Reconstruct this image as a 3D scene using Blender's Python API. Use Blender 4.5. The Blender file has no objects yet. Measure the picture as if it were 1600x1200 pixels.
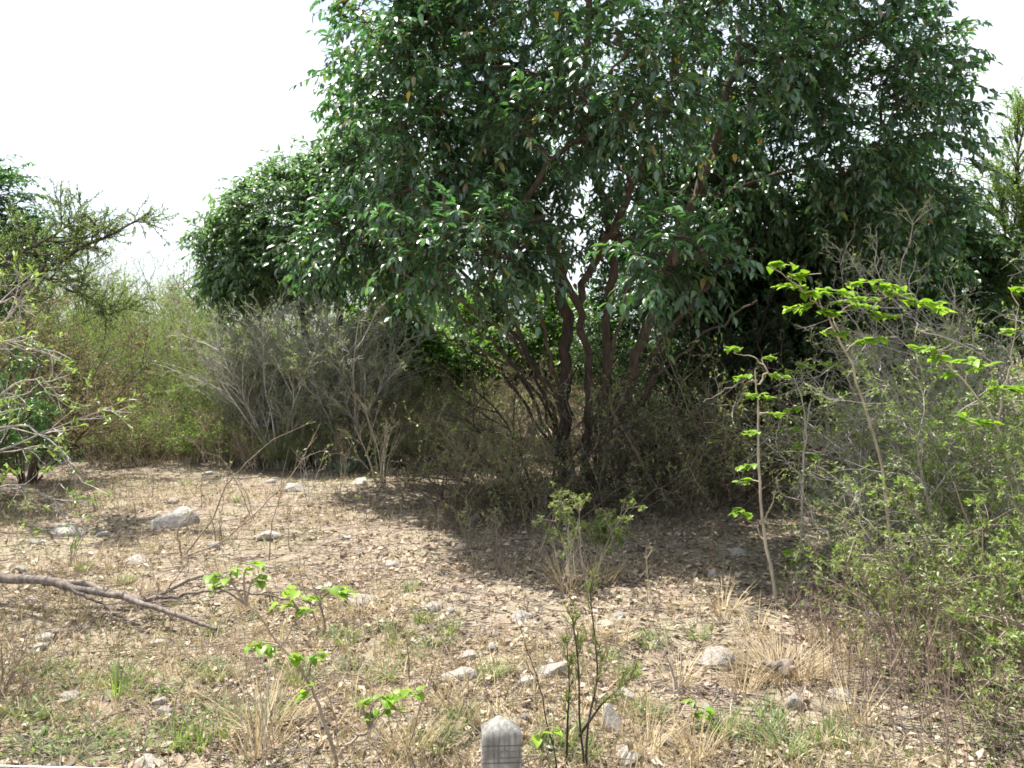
import bpy, math
import numpy as np

# ------------------------------------------------------------------ camera, sky, sun, exposure
scene = bpy.context.scene
col = scene.collection
CAM_H, FPX, HOR = 1.7, 1300.0, 560.0
cd = bpy.data.cameras.new('camera'); cam = bpy.data.objects.new('camera', cd); col.objects.link(cam)
cam.location = (0, 0, CAM_H); cam.rotation_euler = (math.radians(90), 0, 0)
cd.sensor_width = 36; cd.lens = 36 * FPX / 1600; cd.shift_y = -(600 - HOR) / 1600
cd.clip_start = 0.05; cd.clip_end = 3000
scene.camera = cam

SUN = np.array([-0.30, 0.30, 1.0]); SUN /= np.linalg.norm(SUN)
SUN_EL = math.asin(SUN[2]); SUN_AZ = math.atan2(SUN[0], SUN[1])
world = bpy.data.worlds.new('World'); scene.world = world; world.use_nodes = True
nt = world.node_tree; nt.nodes.clear()
wo = nt.nodes.new('ShaderNodeOutputWorld'); bg = nt.nodes.new('ShaderNodeBackground')
sky = nt.nodes.new('ShaderNodeTexSky'); sky.sky_type = 'NISHITA'; sky.sun_disc = False
sky.sun_elevation = SUN_EL; sky.sun_rotation = SUN_AZ; sky.dust_density = 1.5; sky.air_density = 1.0
tc = nt.nodes.new('ShaderNodeTexCoord'); mp = nt.nodes.new('ShaderNodeMapping'); mp.inputs['Scale'].default_value = (1, 1, 3.5)
nz = nt.nodes.new('ShaderNodeTexNoise'); nz.inputs['Scale'].default_value = 1.6; nz.inputs['Detail'].default_value = 5
rmp = nt.nodes.new('ShaderNodeMapRange'); rmp.inputs['From Min'].default_value = 0.30; rmp.inputs['From Max'].default_value = 0.62
rmp.inputs['To Min'].default_value = 0.0; rmp.inputs['To Max'].default_value = 0.97
mx = nt.nodes.new('ShaderNodeMixRGB'); mx.inputs[2].default_value = (6.6, 7.0, 7.5, 1)      # thin bright cloud veil
nt.links.new(tc.outputs['Generated'], mp.inputs[0]); nt.links.new(mp.outputs[0], nz.inputs['Vector'])
nt.links.new(nz.outputs['Fac'], rmp.inputs['Value']); nt.links.new(rmp.outputs[0], mx.inputs[0])
nt.links.new(sky.outputs[0], mx.inputs[1]); nt.links.new(mx.outputs[0], bg.inputs[0])
bg.inputs[1].default_value = 0.09
nt.links.new(bg.outputs[0], wo.inputs[0])
sd = bpy.data.lights.new('sun', 'SUN'); so = bpy.data.objects.new('sun', sd); col.objects.link(so)
sd.energy = 5.0; sd.angle = math.radians(0.6); sd.color = (1.0, 0.955, 0.88)
from mathutils import Vector, Matrix
so.rotation_euler = Vector(SUN).to_track_quat('Z', 'Y').to_euler(); so.location = (0, 0, 30)
vs = scene.view_settings; vs.view_transform = 'Standard'; vs.look = 'None'; vs.exposure = 1.26; vs.gamma = 1; vs.use_curve_mapping = False
scene.cycles.use_adaptive_sampling = True; scene.cycles.adaptive_threshold = 0.02; scene.cycles.max_bounces = 4; scene.cycles.diffuse_bounces = 2; scene.cycles.glossy_bounces = 2
scene.cycles.transmission_bounces = 3; scene.cycles.use_denoising = True; scene.cycles.filter_width = 1.7

# ------------------------------------------------------------------ helpers
rng = np.random.default_rng(11)
def W(px, py, Y): return np.array([(px - 800) / FPX * Y, Y, CAM_H + (HOR - py) / FPX * Y])
def nrm(a): return a / np.maximum(np.linalg.norm(a, axis=-1, keepdims=True), 1e-9)
_t = rng.random((64, 64))
def vnoise(x, y):
    x = np.asarray(x, float); y = np.asarray(y, float)
    i = np.floor(x).astype(int); j = np.floor(y).astype(int); fx = x - i; fy = y - j
    fx = fx * fx * (3 - 2 * fx); fy = fy * fy * (3 - 2 * fy)
    g = lambda a, b: _t[a % 64, b % 64]
    return (g(i, j) * (1 - fx) + g(i + 1, j) * fx) * (1 - fy) + (g(i, j + 1) * (1 - fx) + g(i + 1, j + 1) * fx) * fy
def gz(x, y):
    x = np.asarray(x, float); y = np.asarray(y, float)
    far = np.clip((y - 18) / 40, 0, 1)
    return (vnoise(x * .35 + 7, y * .35) - .5) * .16 + (vnoise(x * 1.3, y * 1.3 + 3) - .5) * .07 + (vnoise(x * 4.1, y * 4.1) - .5) * .025 + far * 0.35
def G(px, py):
    """ground point seen at a photograph pixel, assuming level ground"""
    Y = FPX * CAM_H / (py - HOR); X = (px - 800) / FPX * Y
    return np.array([X, Y, float(gz(X, Y))])
def GY(px, Y):
    X = (px - 800) / FPX * Y
    return np.array([X, Y, float(gz(X, Y))])
def randdir(n): return nrm(rng.normal(size=(n, 3)))

LAND = [('large pale angular stone', 262, 828), ('fallen branch', 150, 940), ('heart-leaved sapling', 528, 1200), ('grey fence post', 783, 1250), ('feathery sapling', 912, 1190), ('dead stump', 1222, 1052),
        ('grey angular boulder', 1120, 1044), ('upright pale stone', 955, 1152), ('tall upright sapling', 1213, 950), ('pale tangled weed', 918, 905), ('forked bare sapling', 285, 872), ('large sprawling shrub', 1480, 880),
        ('stems of the large tree', 930, 775), ('yellowish-stemmed shrub', 598, 765), ('arching grey shrub', 60, 880), ('flat whitish stone', 612, 885), ('slanted oval stone', 728, 1045), ('rounded grey stone', 815, 975),
        ('low rounded seedling', 1085, 1135), ('grey twiggy bushes', 470, 720), ('silvery herbs', 570, 738), ('bright green bushy tree', 640, 694), ('shaded grove', 1280, 735), ('feathery thorn bushes', 240, 697), ('brown-stemmed shrub', 40, 757), ('fence wire', 200, 1190), ('dense grey-twigged shrub', 1590, 960)]
def near(label, c, link_word='near the'):
    """label completed with the landmark the thing stands nearest to"""
    d = []
    for nm, x, y in LAND:
        Y = FPX * CAM_H / (y - HOR); d.append(math.hypot((x - 800) / FPX * Y - c[0], Y - c[1]))
    return label + ' ' + link_word + ' ' + LAND[int(np.argmin(d))][0]
LEAF = {}
LEAF['broad'] = (np.array([[0, 0, 0], [.28, .46, .07], [.28, 0, .01], [.28, -.46, .07], [.68, .34, .02], [.68, 0, -.04], [.68, -.34, .02], [1, 0, -.17]]),
                 [[2, 1, 4, 5], [2, 5, 6, 3]], [[0, 1, 2], [0, 2, 3], [5, 4, 7], [5, 7, 6]])
LEAF['small'] = (np.array([[0, 0, 0], [.45, .5, .09], [1, 0, -.06], [.45, -.5, .09]]), [], [[0, 3, 2], [0, 2, 1]])
LEAF['curl'] = (np.array([[0, 0, 0], [.4, .5, .22], [1, 0, .12], [.5, -.5, .16], [.5, 0, 0]]), [], [[0, 3, 4], [3, 2, 4], [0, 4, 1], [4, 2, 1]])
LEAF['blade'] = (np.array([[0, .5, 0], [0, -.5, 0], [.5, .4, .07], [.5, -.4, .07], [1, 0, .3]]), [[0, 1, 3, 2]], [[2, 3, 4]])
LEAF['heart'] = (np.array([[.08, 0, 0], [-.06, .22, .03], [.1, .46, .1], [.42, .48, .08], [.74, .26, .0], [1, 0, -.15],
                           [.74, -.26, .0], [.42, -.48, .08], [.1, -.46, .1], [-.06, -.22, .03], [.45, 0, -.01], [.74, 0, -.05]]),
                 [[0, 10, 3, 2], [0, 8, 7, 10], [10, 11, 4, 3], [10, 7, 6, 11]], [[0, 2, 1], [0, 9, 8], [11, 5, 4], [11, 6, 5]])

class MB:
    """collects tubes and leaves, builds one mesh"""
    def __init__(s): s.v = []; s.q = []; s.t = []; s.a = []; s.n = 0
    def _add(s, v, q, t, a):
        v = np.asarray(v, float).reshape(-1, 3)
        if len(q): s.q.append(np.asarray(q).reshape(-1, 4) + s.n)
        if len(t): s.t.append(np.asarray(t).reshape(-1, 3) + s.n)
        s.v.append(v); s.a.append(np.asarray(a, float).reshape(-1)); s.n += len(v)
    def tubes(s, P, R, k=4, cap=False, var=None):
        P = np.asarray(P, float); R = np.asarray(R, float)
        if P.ndim == 2: P = P[None]; R = R[None]
        m, n, _ = P.shape
        if m == 0: return
        T = np.empty_like(P); T[:, 1:-1] = P[:, 2:] - P[:, :-2]; T[:, 0] = P[:, 1] - P[:, 0]; T[:, -1] = P[:, -1] - P[:, -2]; T = nrm(T)
        ov = nrm(P[:, -1] - P[:, 0]); ref = np.where(np.abs(ov[:, 2:3]) > .75, np.array([[1., 0, 0]]), np.array([[0, 0, 1.]]))
        A = nrm(np.cross(T, ref[:, None, :])); B = np.cross(T, A)
        ang = np.arange(k) * 2 * math.pi / k
        V = P[:, :, None, :] + R[:, :, None, None] * (np.cos(ang)[None, None, :, None] * A[:, :, None, :] + np.sin(ang)[None, None, :, None] * B[:, :, None, :])
        i = np.arange(n - 1)[:, None]; j = np.arange(k)[None, :]
        q = np.stack([i * k + j, i * k + (j + 1) % k, (i + 1) * k + (j + 1) % k, (i + 1) * k + j], -1).reshape(-1, 4)
        Q = (np.arange(m)[:, None, None] * (n * k) + q[None]).reshape(-1, 4)
        a = np.repeat(rng.random(m) if var is None else np.broadcast_to(var, (m,)), n * k)
        s._add(V, Q, [], a)
    def leaves(s, P, D, N, L, Wd, kind='broad', var=None):
        P = np.asarray(P, float); m = len(P)
        if m == 0: return
        tv, tq, tt = LEAF[kind]; D = nrm(D); S = nrm(np.cross(N, D)); N = np.cross(D, S)
        L = np.broadcast_to(L, (m,))[:, None, None]; Wd = np.broadcast_to(Wd, (m,))[:, None, None]
        V = P[:, None] + tv[None, :, 0:1] * L * D[:, None] + tv[None, :, 1:2] * Wd * S[:, None] + tv[None, :, 2:3] * L * N[:, None]
        off = (np.arange(m) * len(tv))[:, None, None]
        Q = (off + np.array(tq)[None]).reshape(-1, 4) if len(tq) else []
        T = (off + np.array(tt)[None]).reshape(-1, 3) if len(tt) else []
        a = np.repeat(rng.random(m) if var is None else np.broadcast_to(var, (m,)), len(tv))
        s._add(V, Q, T, a)
    def mesh(s, name, mat, smooth=False):
        me = bpy.data.meshes.new(name)
        v = np.concatenate(s.v) if s.v else np.zeros((0, 3)); a = np.concatenate(s.a) if s.a else np.zeros(0)
        q = np.concatenate(s.q) if s.q else np.zeros((0, 4), int); t = np.concatenate(s.t) if s.t else np.zeros((0, 3), int)
        me.vertices.add(len(v)); me.vertices.foreach_set('co', v.astype(np.float32).ravel())
        li = np.concatenate([q.ravel(), t.ravel()]).astype(np.int32)
        me.loops.add(len(li)); me.loops.foreach_set('vertex_index', li)
        me.polygons.add(len(q) + len(t))
        ls = np.concatenate([np.arange(len(q)) * 4, len(q) * 4 + np.arange(len(t)) * 3]).astype(np.int32)
        me.polygons.foreach_set('loop_start', ls)
        me.update(calc_edges=True)
        at = me.attributes.new('var', 'FLOAT', 'POINT'); at.data.foreach_set('value', a.astype(np.float32))
        if smooth: me.shade_smooth()
        me.materials.append(mat); return me
def link(name, me, parent=None, loc=None):
    o = bpy.data.objects.new(name, me); col.objects.link(o)
    if parent is not None: o.parent = parent
    if loc is not None: o.location = [float(c) for c in loc]
    return o
def part(name, mb, mat, parent, stuff=False, smooth=False):
    if mb.n == 0: return None
    o = link(name, mb.mesh(name, mat, smooth), parent)
    if stuff: o['kind'] = 'stuff'
    return o
def twig_part(tubes, mat, parent):
    """tubes = [(P, R, k)]; few twigs become parts of their own, many stay one mesh"""
    n = sum(len(p) for p, r, k in tubes)
    if n <= 40:
        for P, R, k in tubes:
            for i in range(len(P)): mb = MB(); mb.tubes(P[i:i + 1], R[i:i + 1], k); part('twig', mb, mat, parent)
    else:
        mb = MB()
        for P, R, k in tubes: mb.tubes(P, R, k)
        part('twigs', mb, mat, parent)
def tag(o, label, cat, group=None, kind=None):
    o['label'] = label; o['category'] = cat
    if group: o['group'] = group
    if kind: o['kind'] = kind
    return o
def thing(name, loc, label, cat, group=None):
    o = link(name, None, None, loc); o.empty_display_size = .2
    return tag(o, label, cat, group)
def children_of(o): return KIDS.get(o.name, [])
def copy_thing(root, loc, rz, sc, label=None):
    r = root.copy(); col.objects.link(r); r.location = [float(c) for c in loc]; r.rotation_euler = (0, 0, rz); r.scale = (sc[0], sc[1], sc[2]) if hasattr(sc, '__len__') else (sc, sc, sc)
    r['label'] = label if label else near(root['label'].split(' near the ')[0], loc)
    for ch in list(root.children):
        c = ch.copy(); col.objects.link(c); c.parent = r
    return r
LEAFMESH = {}
def leaf_parts(parent, name, P, D, N, L, Wd, kind, mats):
    """each leaf an object of its own, sharing mesh data"""
    mes = []
    for mt in mats:
        for vv in (.1, .35, .6, .9):
            key = (name, kind, mt.name, vv)
            if key not in LEAFMESH: mb = MB(); mb.leaves(np.zeros((1, 3)), np.array([[1., 0, 0]]), np.array([[0, 0, 1.]]), 1.0, 1.0, kind, vv); LEAFMESH[key] = mb.mesh(name, mt)
            mes.append(LEAFMESH[key])
    D = nrm(D); S = nrm(np.cross(N, D)); N = np.cross(D, S); m = len(P)
    L = np.broadcast_to(L, (m,)); Wd = np.broadcast_to(Wd, (m,))
    for i in range(m):
        k = int(rng.integers(len(mes)))
        o = bpy.data.objects.new(name, mes[k]); col.objects.link(o); o.parent = parent
        M = Matrix(((D[i, 0] * L[i], S[i, 0] * Wd[i], N[i, 0] * L[i], P[i, 0]), (D[i, 1] * L[i], S[i, 1] * Wd[i], N[i, 1] * L[i], P[i, 1]),
                    (D[i, 2] * L[i], S[i, 2] * Wd[i], N[i, 2] * L[i], P[i, 2]), (0, 0, 0, 1)))
        o.matrix_basis = M

# ------------------------------------------------------------------ materials
def new_mat(name):
    m = bpy.data.materials.new(name); m.use_nodes = True; t = m.node_tree; t.nodes.clear()
    out = t.nodes.new('ShaderNodeOutputMaterial'); return m, t, out
def ramp(t, stops):
    r = t.nodes.new('ShaderNodeValToRGB'); e = r.color_ramp.elements
    while len(e) < len(stops): e.new(.5)
    for i, (p, c) in enumerate(stops): e[i].position = p; e[i].color = (*c, 1)
    return r
def leafmat(name, stops, rough=.45, trans=.3, spec=.5, tcol=(1.6, 1.9, .7)):
    m, t, out = new_mat(name)
    at = t.nodes.new('ShaderNodeAttribute'); at.attribute_name = 'var'
    r = ramp(t, stops); t.links.new(at.outputs['Fac'], r.inputs[0])
    b = t.nodes.new('ShaderNodeBsdfPrincipled'); b.inputs['Roughness'].default_value = rough; b.inputs['Specular IOR Level'].default_value = spec
    t.links.new(r.outputs[0], b.inputs['Base Color'])
    if trans > 0:
        mul = t.nodes.new('ShaderNodeMixRGB'); mul.blend_type = 'MULTIPLY'; mul.inputs[0].default_value = 1; mul.inputs[2].default_value = (*tcol, 1)
        t.links.new(r.outputs[0], mul.inputs[1])
        tr = t.nodes.new('ShaderNodeBsdfTranslucent'); t.links.new(mul.outputs[0], tr.inputs[0])
        ms = t.nodes.new('ShaderNodeMixShader'); ms.inputs[0].default_value = trans
        t.links.new(b.outputs[0], ms.inputs[1]); t.links.new(tr.outputs[0], ms.inputs[2]); t.links.new(ms.outputs[0], out.inputs[0])
    else: t.links.new(b.outputs[0], out.inputs[0])
    return m
def barkmat(name, c1, c2, scale=18, rough=.9, bump=.4):
    m, t, out = new_mat(name)
    tc = t.nodes.new('ShaderNodeTexCoord'); mp = t.nodes.new('ShaderNodeMapping'); mp.inputs['Scale'].default_value = (1, 1, .3)
    n = t.nodes.new('ShaderNodeTexNoise'); n.inputs['Scale'].default_value = scale; n.inputs['Detail'].default_value = 6
    t.links.new(tc.outputs['Object'], mp.inputs[0]); t.links.new(mp.outputs[0], n.inputs['Vector'])
    r = ramp(t, [(.32, c1), (.68, c2)]); t.links.new(n.outputs['Fac'], r.inputs[0])
    at = t.nodes.new('ShaderNodeAttribute'); at.attribute_name = 'var'
    mr = t.nodes.new('ShaderNodeMapRange'); mr.inputs['To Min'].default_value = .65; mr.inputs['To Max'].default_value = 1.3
    t.links.new(at.outputs['Fac'], mr.inputs[0])
    mul = t.nodes.new('ShaderNodeMixRGB'); mul.blend_type = 'MULTIPLY'; mul.inputs[0].default_value = 1
    t.links.new(r.outputs[0], mul.inputs[1]); t.links.new(mr.outputs[0], mul.inputs[2])
    b = t.nodes.new('ShaderNodeBsdfPrincipled'); b.inputs['Roughness'].default_value = rough; b.inputs['Specular IOR Level'].default_value = .2
    bp = t.nodes.new('ShaderNodeBump'); bp.inputs['Strength'].default_value = bump; bp.inputs['Distance'].default_value = .02
    t.links.new(n.outputs['Fac'], bp.inputs['Height']); t.links.new(bp.outputs[0], b.inputs['Normal'])
    t.links.new(mul.outputs[0], b.inputs['Base Color']); t.links.new(b.outputs[0], out.inputs[0]); return m

M = {}
M['privet'] = leafmat('privet_leaf', [(0, (.035, .078, .046)), (.45, (.065, .130, .070)), (.9, (.112, .192, .092)), (.97, (.15, .19, .06)), (.99, (.22, .17, .06)), (1, (.2, .11, .05))], .33, .36, 1.0, (1.3, 1.9, .7))
M['privet_light'] = leafmat('privet_leaf_lighter', [(0, (.05, .115, .045)), (.6, (.085, .165, .06)), (1, (.12, .21, .07))], .27, .32, .8, (1.3, 1.9, .7))  # lighter green variant of the privet leaf
M['privet_hazy'] = leafmat('privet_leaf_haze_tint', [(0, (.085, .14, .075)), (.5, (.13, .20, .105)), (1, (.20, .275, .145))], .36, .38, .7, (1.3, 1.7, .8))  # distance haze put into the leaf colour, paler and greyer than privet
M['privet_yellow'] = leafmat('privet_leaf_yellow', [(0, (.60, .46, .05)), (.7, (.55, .38, .05)), (1, (.45, .24, .04))], .45, .4, .4, (1.2, 1.1, .6))
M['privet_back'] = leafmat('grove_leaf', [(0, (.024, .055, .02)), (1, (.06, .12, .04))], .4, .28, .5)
M['sunny'] = leafmat('sunny_green_leaf', [(0, (.055, .115, .022)), (.5, (.09, .18, .03)), (1, (.15, .24, .045))], .45, .38, .4)
M['feather'] = leafmat('feathery_leaf', [(0, (.11, .15, .07)), (.5, (.165, .21, .10)), (1, (.23, .27, .13))], .6, .42, .25, (1.4, 1.6, .8))
M['feather_bright'] = leafmat('feathery_leaf_bright', [(0, (.115, .17, .055)), (.5, (.165, .23, .08)), (1, (.24, .30, .12))], .6, .45, .25)
M['olive'] = leafmat('dry_shrub_leaf', [(0, (.13, .13, .065)), (.5, (.20, .19, .10)), (.85, (.27, .24, .14)), (1, (.30, .20, .11))], .6, .3, .25, (1.3, 1.3, .8))
M['shrub'] = leafmat('shrub_leaf', [(0, (.115, .145, .05)), (.5, (.185, .225, .08)), (1, (.28, .31, .13))], .4, .34, .45)
M['shrub_near'] = leafmat('near_shrub_leaf', [(0, (.11, .16, .045)), (.5, (.175, .235, .068)), (1, (.27, .33, .11))], .38, .36, .5)
M['lime'] = leafmat('lime_leaf', [(0, (.15, .28, .025)), (.5, (.21, .36, .035)), (1, (.29, .43, .06))], .42, .48, .4, (1.25, 1.3, .7))
M['silver'] = leafmat('silvery_herb_leaf', [(0, (.16, .2, .13)), (1, (.27, .31, .22))], .6, .25, .3, (1.1, 1.2, .9))
M['deadleaf'] = leafmat('dead_leaf', [(0, (.12, .085, .062)), (.3, (.24, .172, .12)), (.65, (.36, .28, .20)), (1, (.50, .425, .335))], .7, .1, .3, (1.1, 1, .8))
M['weed'] = leafmat('weed_leaf', [(0, (.10, .15, .06)), (.5, (.155, .205, .085)), (1, (.24, .27, .14))], .55, .3, .3)
M['straw'] = leafmat('straw', [(0, (.30, .23, .13)), (.5, (.42, .34, .2)), (1, (.55, .47, .30))], .7, .2, .2, (1.1, 1, .8))
M['drybrown'] = leafmat('dry_brown_grass', [(0, (.20, .145, .09)), (.5, (.31, .24, .155)), (1, (.44, .37, .25))], .7, .15, .2, (1.1, 1, .8))
M['grass'] = leafmat('green_grass', [(0, (.09, .14, .045)), (.5, (.15, .20, .07)), (1, (.27, .29, .13))], .6, .3, .25)
M['bark_red'] = barkmat('red_brown_bark', (.05, .037, .029), (.125, .09, .068))
M['bark_dark'] = barkmat('dark_bark', (.035, .029, .025), (.085, .07, .058))
M['twig_dark'] = barkmat('dark_brown_twig', (.07, .052, .038), (.15, .115, .085), 25)
M['twig_grey'] = barkmat('grey_twig', (.25, .225, .20), (.44, .40, .355), 25)
M['twig_silver'] = barkmat('silver_grey_twig', (.36, .335, .31), (.58, .545, .50), 25)
M['twig_pale'] = barkmat('pale_twig', (.30, .25, .19), (.50, .43, .34), 25)
M['twig_brown'] = barkmat('brown_twig', (.17, .13, .10), (.33, .265, .205), 25)
M['twig_redbrown'] = barkmat('red_brown_stalk', (.20, .135, .105), (.36, .265, .21), 25)
M['branch_grey'] = barkmat('weathered_branch', (.10, .08, .068), (.25, .21, .18), 30, .9, .6)
M['stem_green'] = barkmat('green_stem', (.10, .10, .045), (.20, .19, .09), 25)

# ------------------------------------------------------------------ growth
def grow_poly(P0, D0, Ln, n, wander, grav):
    m = len(P0); P = np.zeros((m, n, 3)); P[:, 0] = P0; d = nrm(D0); step = (np.broadcast_to(Ln, (m,)) / (n - 1))[:, None]
    for i in range(1, n):
        P[:, i] = P[:, i - 1] + d * step
        d = nrm(d + wander * rng.normal(size=(m, 3)) + np.array([0, 0, grav]))
    return P
def children(P, k, tmin, tmax, ang, lf, n, wander, grav, Ln=None, up=0.0):
    """k side shoots per polyline"""
    m, np_, _ = P.shape
    idx = np.repeat(np.arange(m), k); t = rng.uniform(tmin, tmax, len(idx)) * (np_ - 1)
    i = np.minimum(t.astype(int), np_ - 2); f = (t - i)[:, None]
    S = P[idx, i] * (1 - f) + P[idx, i + 1] * f; T = nrm(P[idx, i + 1] - P[idx, i])
    side = randdir(len(idx)); side = nrm(side - (side * T).sum(1, keepdims=True) * T)
    a = (ang * rng.uniform(.6, 1.35, len(idx)))[:, None]
    D = nrm(np.cos(a) * T + np.sin(a) * side + np.array([0, 0, up]))
    L0 = np.linalg.norm(P[:, -1] - P[:, 0], axis=1)[idx] if Ln is None else Ln
    L = L0 * lf * rng.uniform(.55, 1.25, len(idx)) * (1.15 - .5 * t / (np_ - 1))
    return grow_poly(S, D, L, n, wander, grav)
def taper(P, r0, r1):
    m, n, _ = P.shape; return np.broadcast_to(np.linspace(r0, r1, n)[None], (m, n))
def along(P, k, tmin=.15):
    """k random points on each polyline with tangents"""
    m, n, _ = P.shape; idx = np.repeat(np.arange(m), k); t = rng.uniform(tmin, 1, len(idx)) * (n - 1)
    i = np.minimum(t.astype(int), n - 2); f = (t - i)[:, None]
    return P[idx, i] * (1 - f) + P[idx, i + 1] * f, nrm(P[idx, i + 1] - P[idx, i])
def scatter_leaves(mb, P, k, L, asp, kind, droop=0., tmin=.1, upn=1.0):
    S, T = along(P, k, tmin); m = len(S)
    D = nrm(T * .7 + randdir(m) * .9 + np.array([0, 0, -droop])); N = nrm(np.array([0, 0, upn]) + randdir(m) * .9)
    l = L * rng.uniform(.6, 1.3, m); mb.leaves(S, D, N, l, l * asp, kind)

def shrub(name, base, label, cat, group=None, stems=8, h=1.6, spread=.7, wander=.12, grav=0., r0=.014, k1=6, k2=6, k3=0, lf=(.5, .5, .5), ang=.7,
          leaf=0, leafL=.04, asp=.45, kind='small', lmat='olive', tmat='twig_grey', droop=0., base_r=.12, droop_tw=0., tmin=.25, sides=4, leafL1=0):
    root = thing(name, base, label, cat, group)
    a = rng.uniform(0, 2 * math.pi, stems); tilt = spread * np.sqrt(rng.random(stems))
    D = np.stack([np.cos(a) * np.sin(tilt), np.sin(a) * np.sin(tilt), np.cos(tilt)], 1)
    P0 = np.stack([np.cos(a), np.sin(a), np.zeros(stems)], 1) * base_r * rng.random((stems, 1)); P0[:, 2] = -.06
    S = grow_poly(P0, D, h * rng.uniform(.7, 1.15, stems), 9, wander, grav)
    for i in range(stems):
        mb = MB(); mb.tubes(S[i:i + 1], taper(S[i:i + 1], r0 * rng.uniform(.7, 1.2), r0 * .25), 5); part('stem', mb, M[tmat], root, smooth=True)
    tw = MB(); lv = MB()
    C1 = children(S, k1, tmin, 1, ang, lf[0], 6, wander * 1.4, droop_tw); tw.tubes(C1, taper(C1, r0 * .42, r0 * .12), sides)
    last = C1
    if k2:
        C2 = children(C1, k2, .2, 1, ang, lf[1], 5, wander * 1.5, droop_tw); tw.tubes(C2, taper(C2, r0 * .22, r0 * .08), 3); last = C2
    if k3:
        C3 = children(C2, k3, .2, 1, ang, lf[2], 4, wander * 1.5, droop_tw); tw.tubes(C3, taper(C3, r0 * .14, r0 * .06), 3); last = C3
    if leaf: scatter_leaves(lv, last, leaf, leafL, asp, kind, droop)
    if leafL1: scatter_leaves(lv, C1, leafL1, leafL, asp, kind, droop, .5)
    part('twigs', tw, M[tmat], root); part('foliage', lv, M[lmat], root)
    return root

def ell(px, py, Y, rx, ry, rd):
    """an ellipsoid: centre and radii in metres"""
    return W(px, py, Y), np.array([rx / FPX * Y, rd, ry / FPX * Y])
def sample_ells(es, n, weights=None, shell=.55):
    w = np.array([np.prod(e[1]) ** .8 for e in es]) if weights is None else np.array(weights, float); w = w / w.sum()
    out = []; outn = []
    while sum(map(len, out)) < n:
        k = rng.choice(len(es), 400, p=w); d = randdir(400); r = rng.uniform(shell ** 3, 1, 400) ** (1 / 3)
        c = np.stack([es[i][0] for i in k]); R = np.stack([es[i][1] for i in k])
        p = c + d * R * r[:, None]
        inside = np.zeros(400)
        for e in es: inside += (((p - e[0]) / e[1]) ** 2).sum(1) < shell ** 2 * .8
        keep = inside == 0
        out.append(p[keep]); outn.append(nrm(d / R)[keep])
    return np.concatenate(out)[:n], np.concatenate(outn)[:n]
def grow_tree(stems, targets, r_tip=.006, expo=.43, seg=5, up_bias=.25):
    """attach every target to the nearest suitable place of the growing skeleton"""
    pos = []; par = []; chains = []
    for st in stems:
        pts = np.asarray(st, float); n = len(pts); u = np.linspace(0, n - 1, n * 5)
        i = np.minimum(u.astype(int), n - 2); f = (u - i)[:, None]
        def cr(k): return pts[np.clip(k, 0, n - 1)]
        p0, p1, p2, p3 = cr(i - 1), cr(i), cr(i + 1), cr(i + 2)
        q = .5 * (2 * p1 + (p2 - p0) * f + (2 * p0 - 5 * p1 + 4 * p2 - p3) * f ** 2 + (3 * p1 - p0 - 3 * p2 + p3) * f ** 3)
        q[2:] += rng.normal(size=q[2:].shape) * .022
        ch = []
        for k in range(len(q)):
            par.append(len(pos) - 1 if k else -1); ch.append(len(pos)); pos.append(q[k])
        chains.append((ch, True))
    pos = list(pos); A = np.array(pos)
    hmin = np.percentile(A[:, 2], 35)
    d0 = np.array([np.min(np.linalg.norm(A - t, axis=1)) for t in targets]); order = np.argsort(d0)
    buf = np.zeros((len(pos) + len(targets) * seg, 3)); buf[:len(pos)] = A; cnt = len(pos)
    for ti in order:
        t = targets[ti]; Bv = t - buf[:cnt]; dist = np.linalg.norm(Bv, axis=1)
        cost = dist + 1.2 * np.maximum(0, buf[:cnt, 2] - t[2]) + .9 * np.maximum(0, hmin - buf[:cnt, 2])
        k = int(np.argmin(cost)); a = buf[k]; pk = par[k]
        td = nrm(a - buf[pk]) if pk >= 0 else np.array([0, 0, 1.]); ln = dist[k]
        c = a + (td * .6 + np.array([0, 0, up_bias])) * ln * .42
        ch = [k]
        for s_ in range(1, seg + 1):
            f = s_ / seg; p = (1 - f) ** 2 * a + 2 * f * (1 - f) * c + f * f * t
            if s_ < seg: p = p + rng.normal(size=3) * .03 * min(ln, 1)
            buf[cnt] = p; par.append(ch[-1]); ch.append(cnt); cnt += 1
        chains.append((ch, False))
    buf = buf[:cnt]; tips = np.zeros(cnt)
    for ch, _ in chains: tips[ch[-1]] += 1
    for i in range(cnt - 1, -1, -1):
        if par[i] >= 0: tips[par[i]] += tips[i]
    rad = r_tip * np.maximum(tips, 1) ** expo
    return buf, rad, chains
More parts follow.
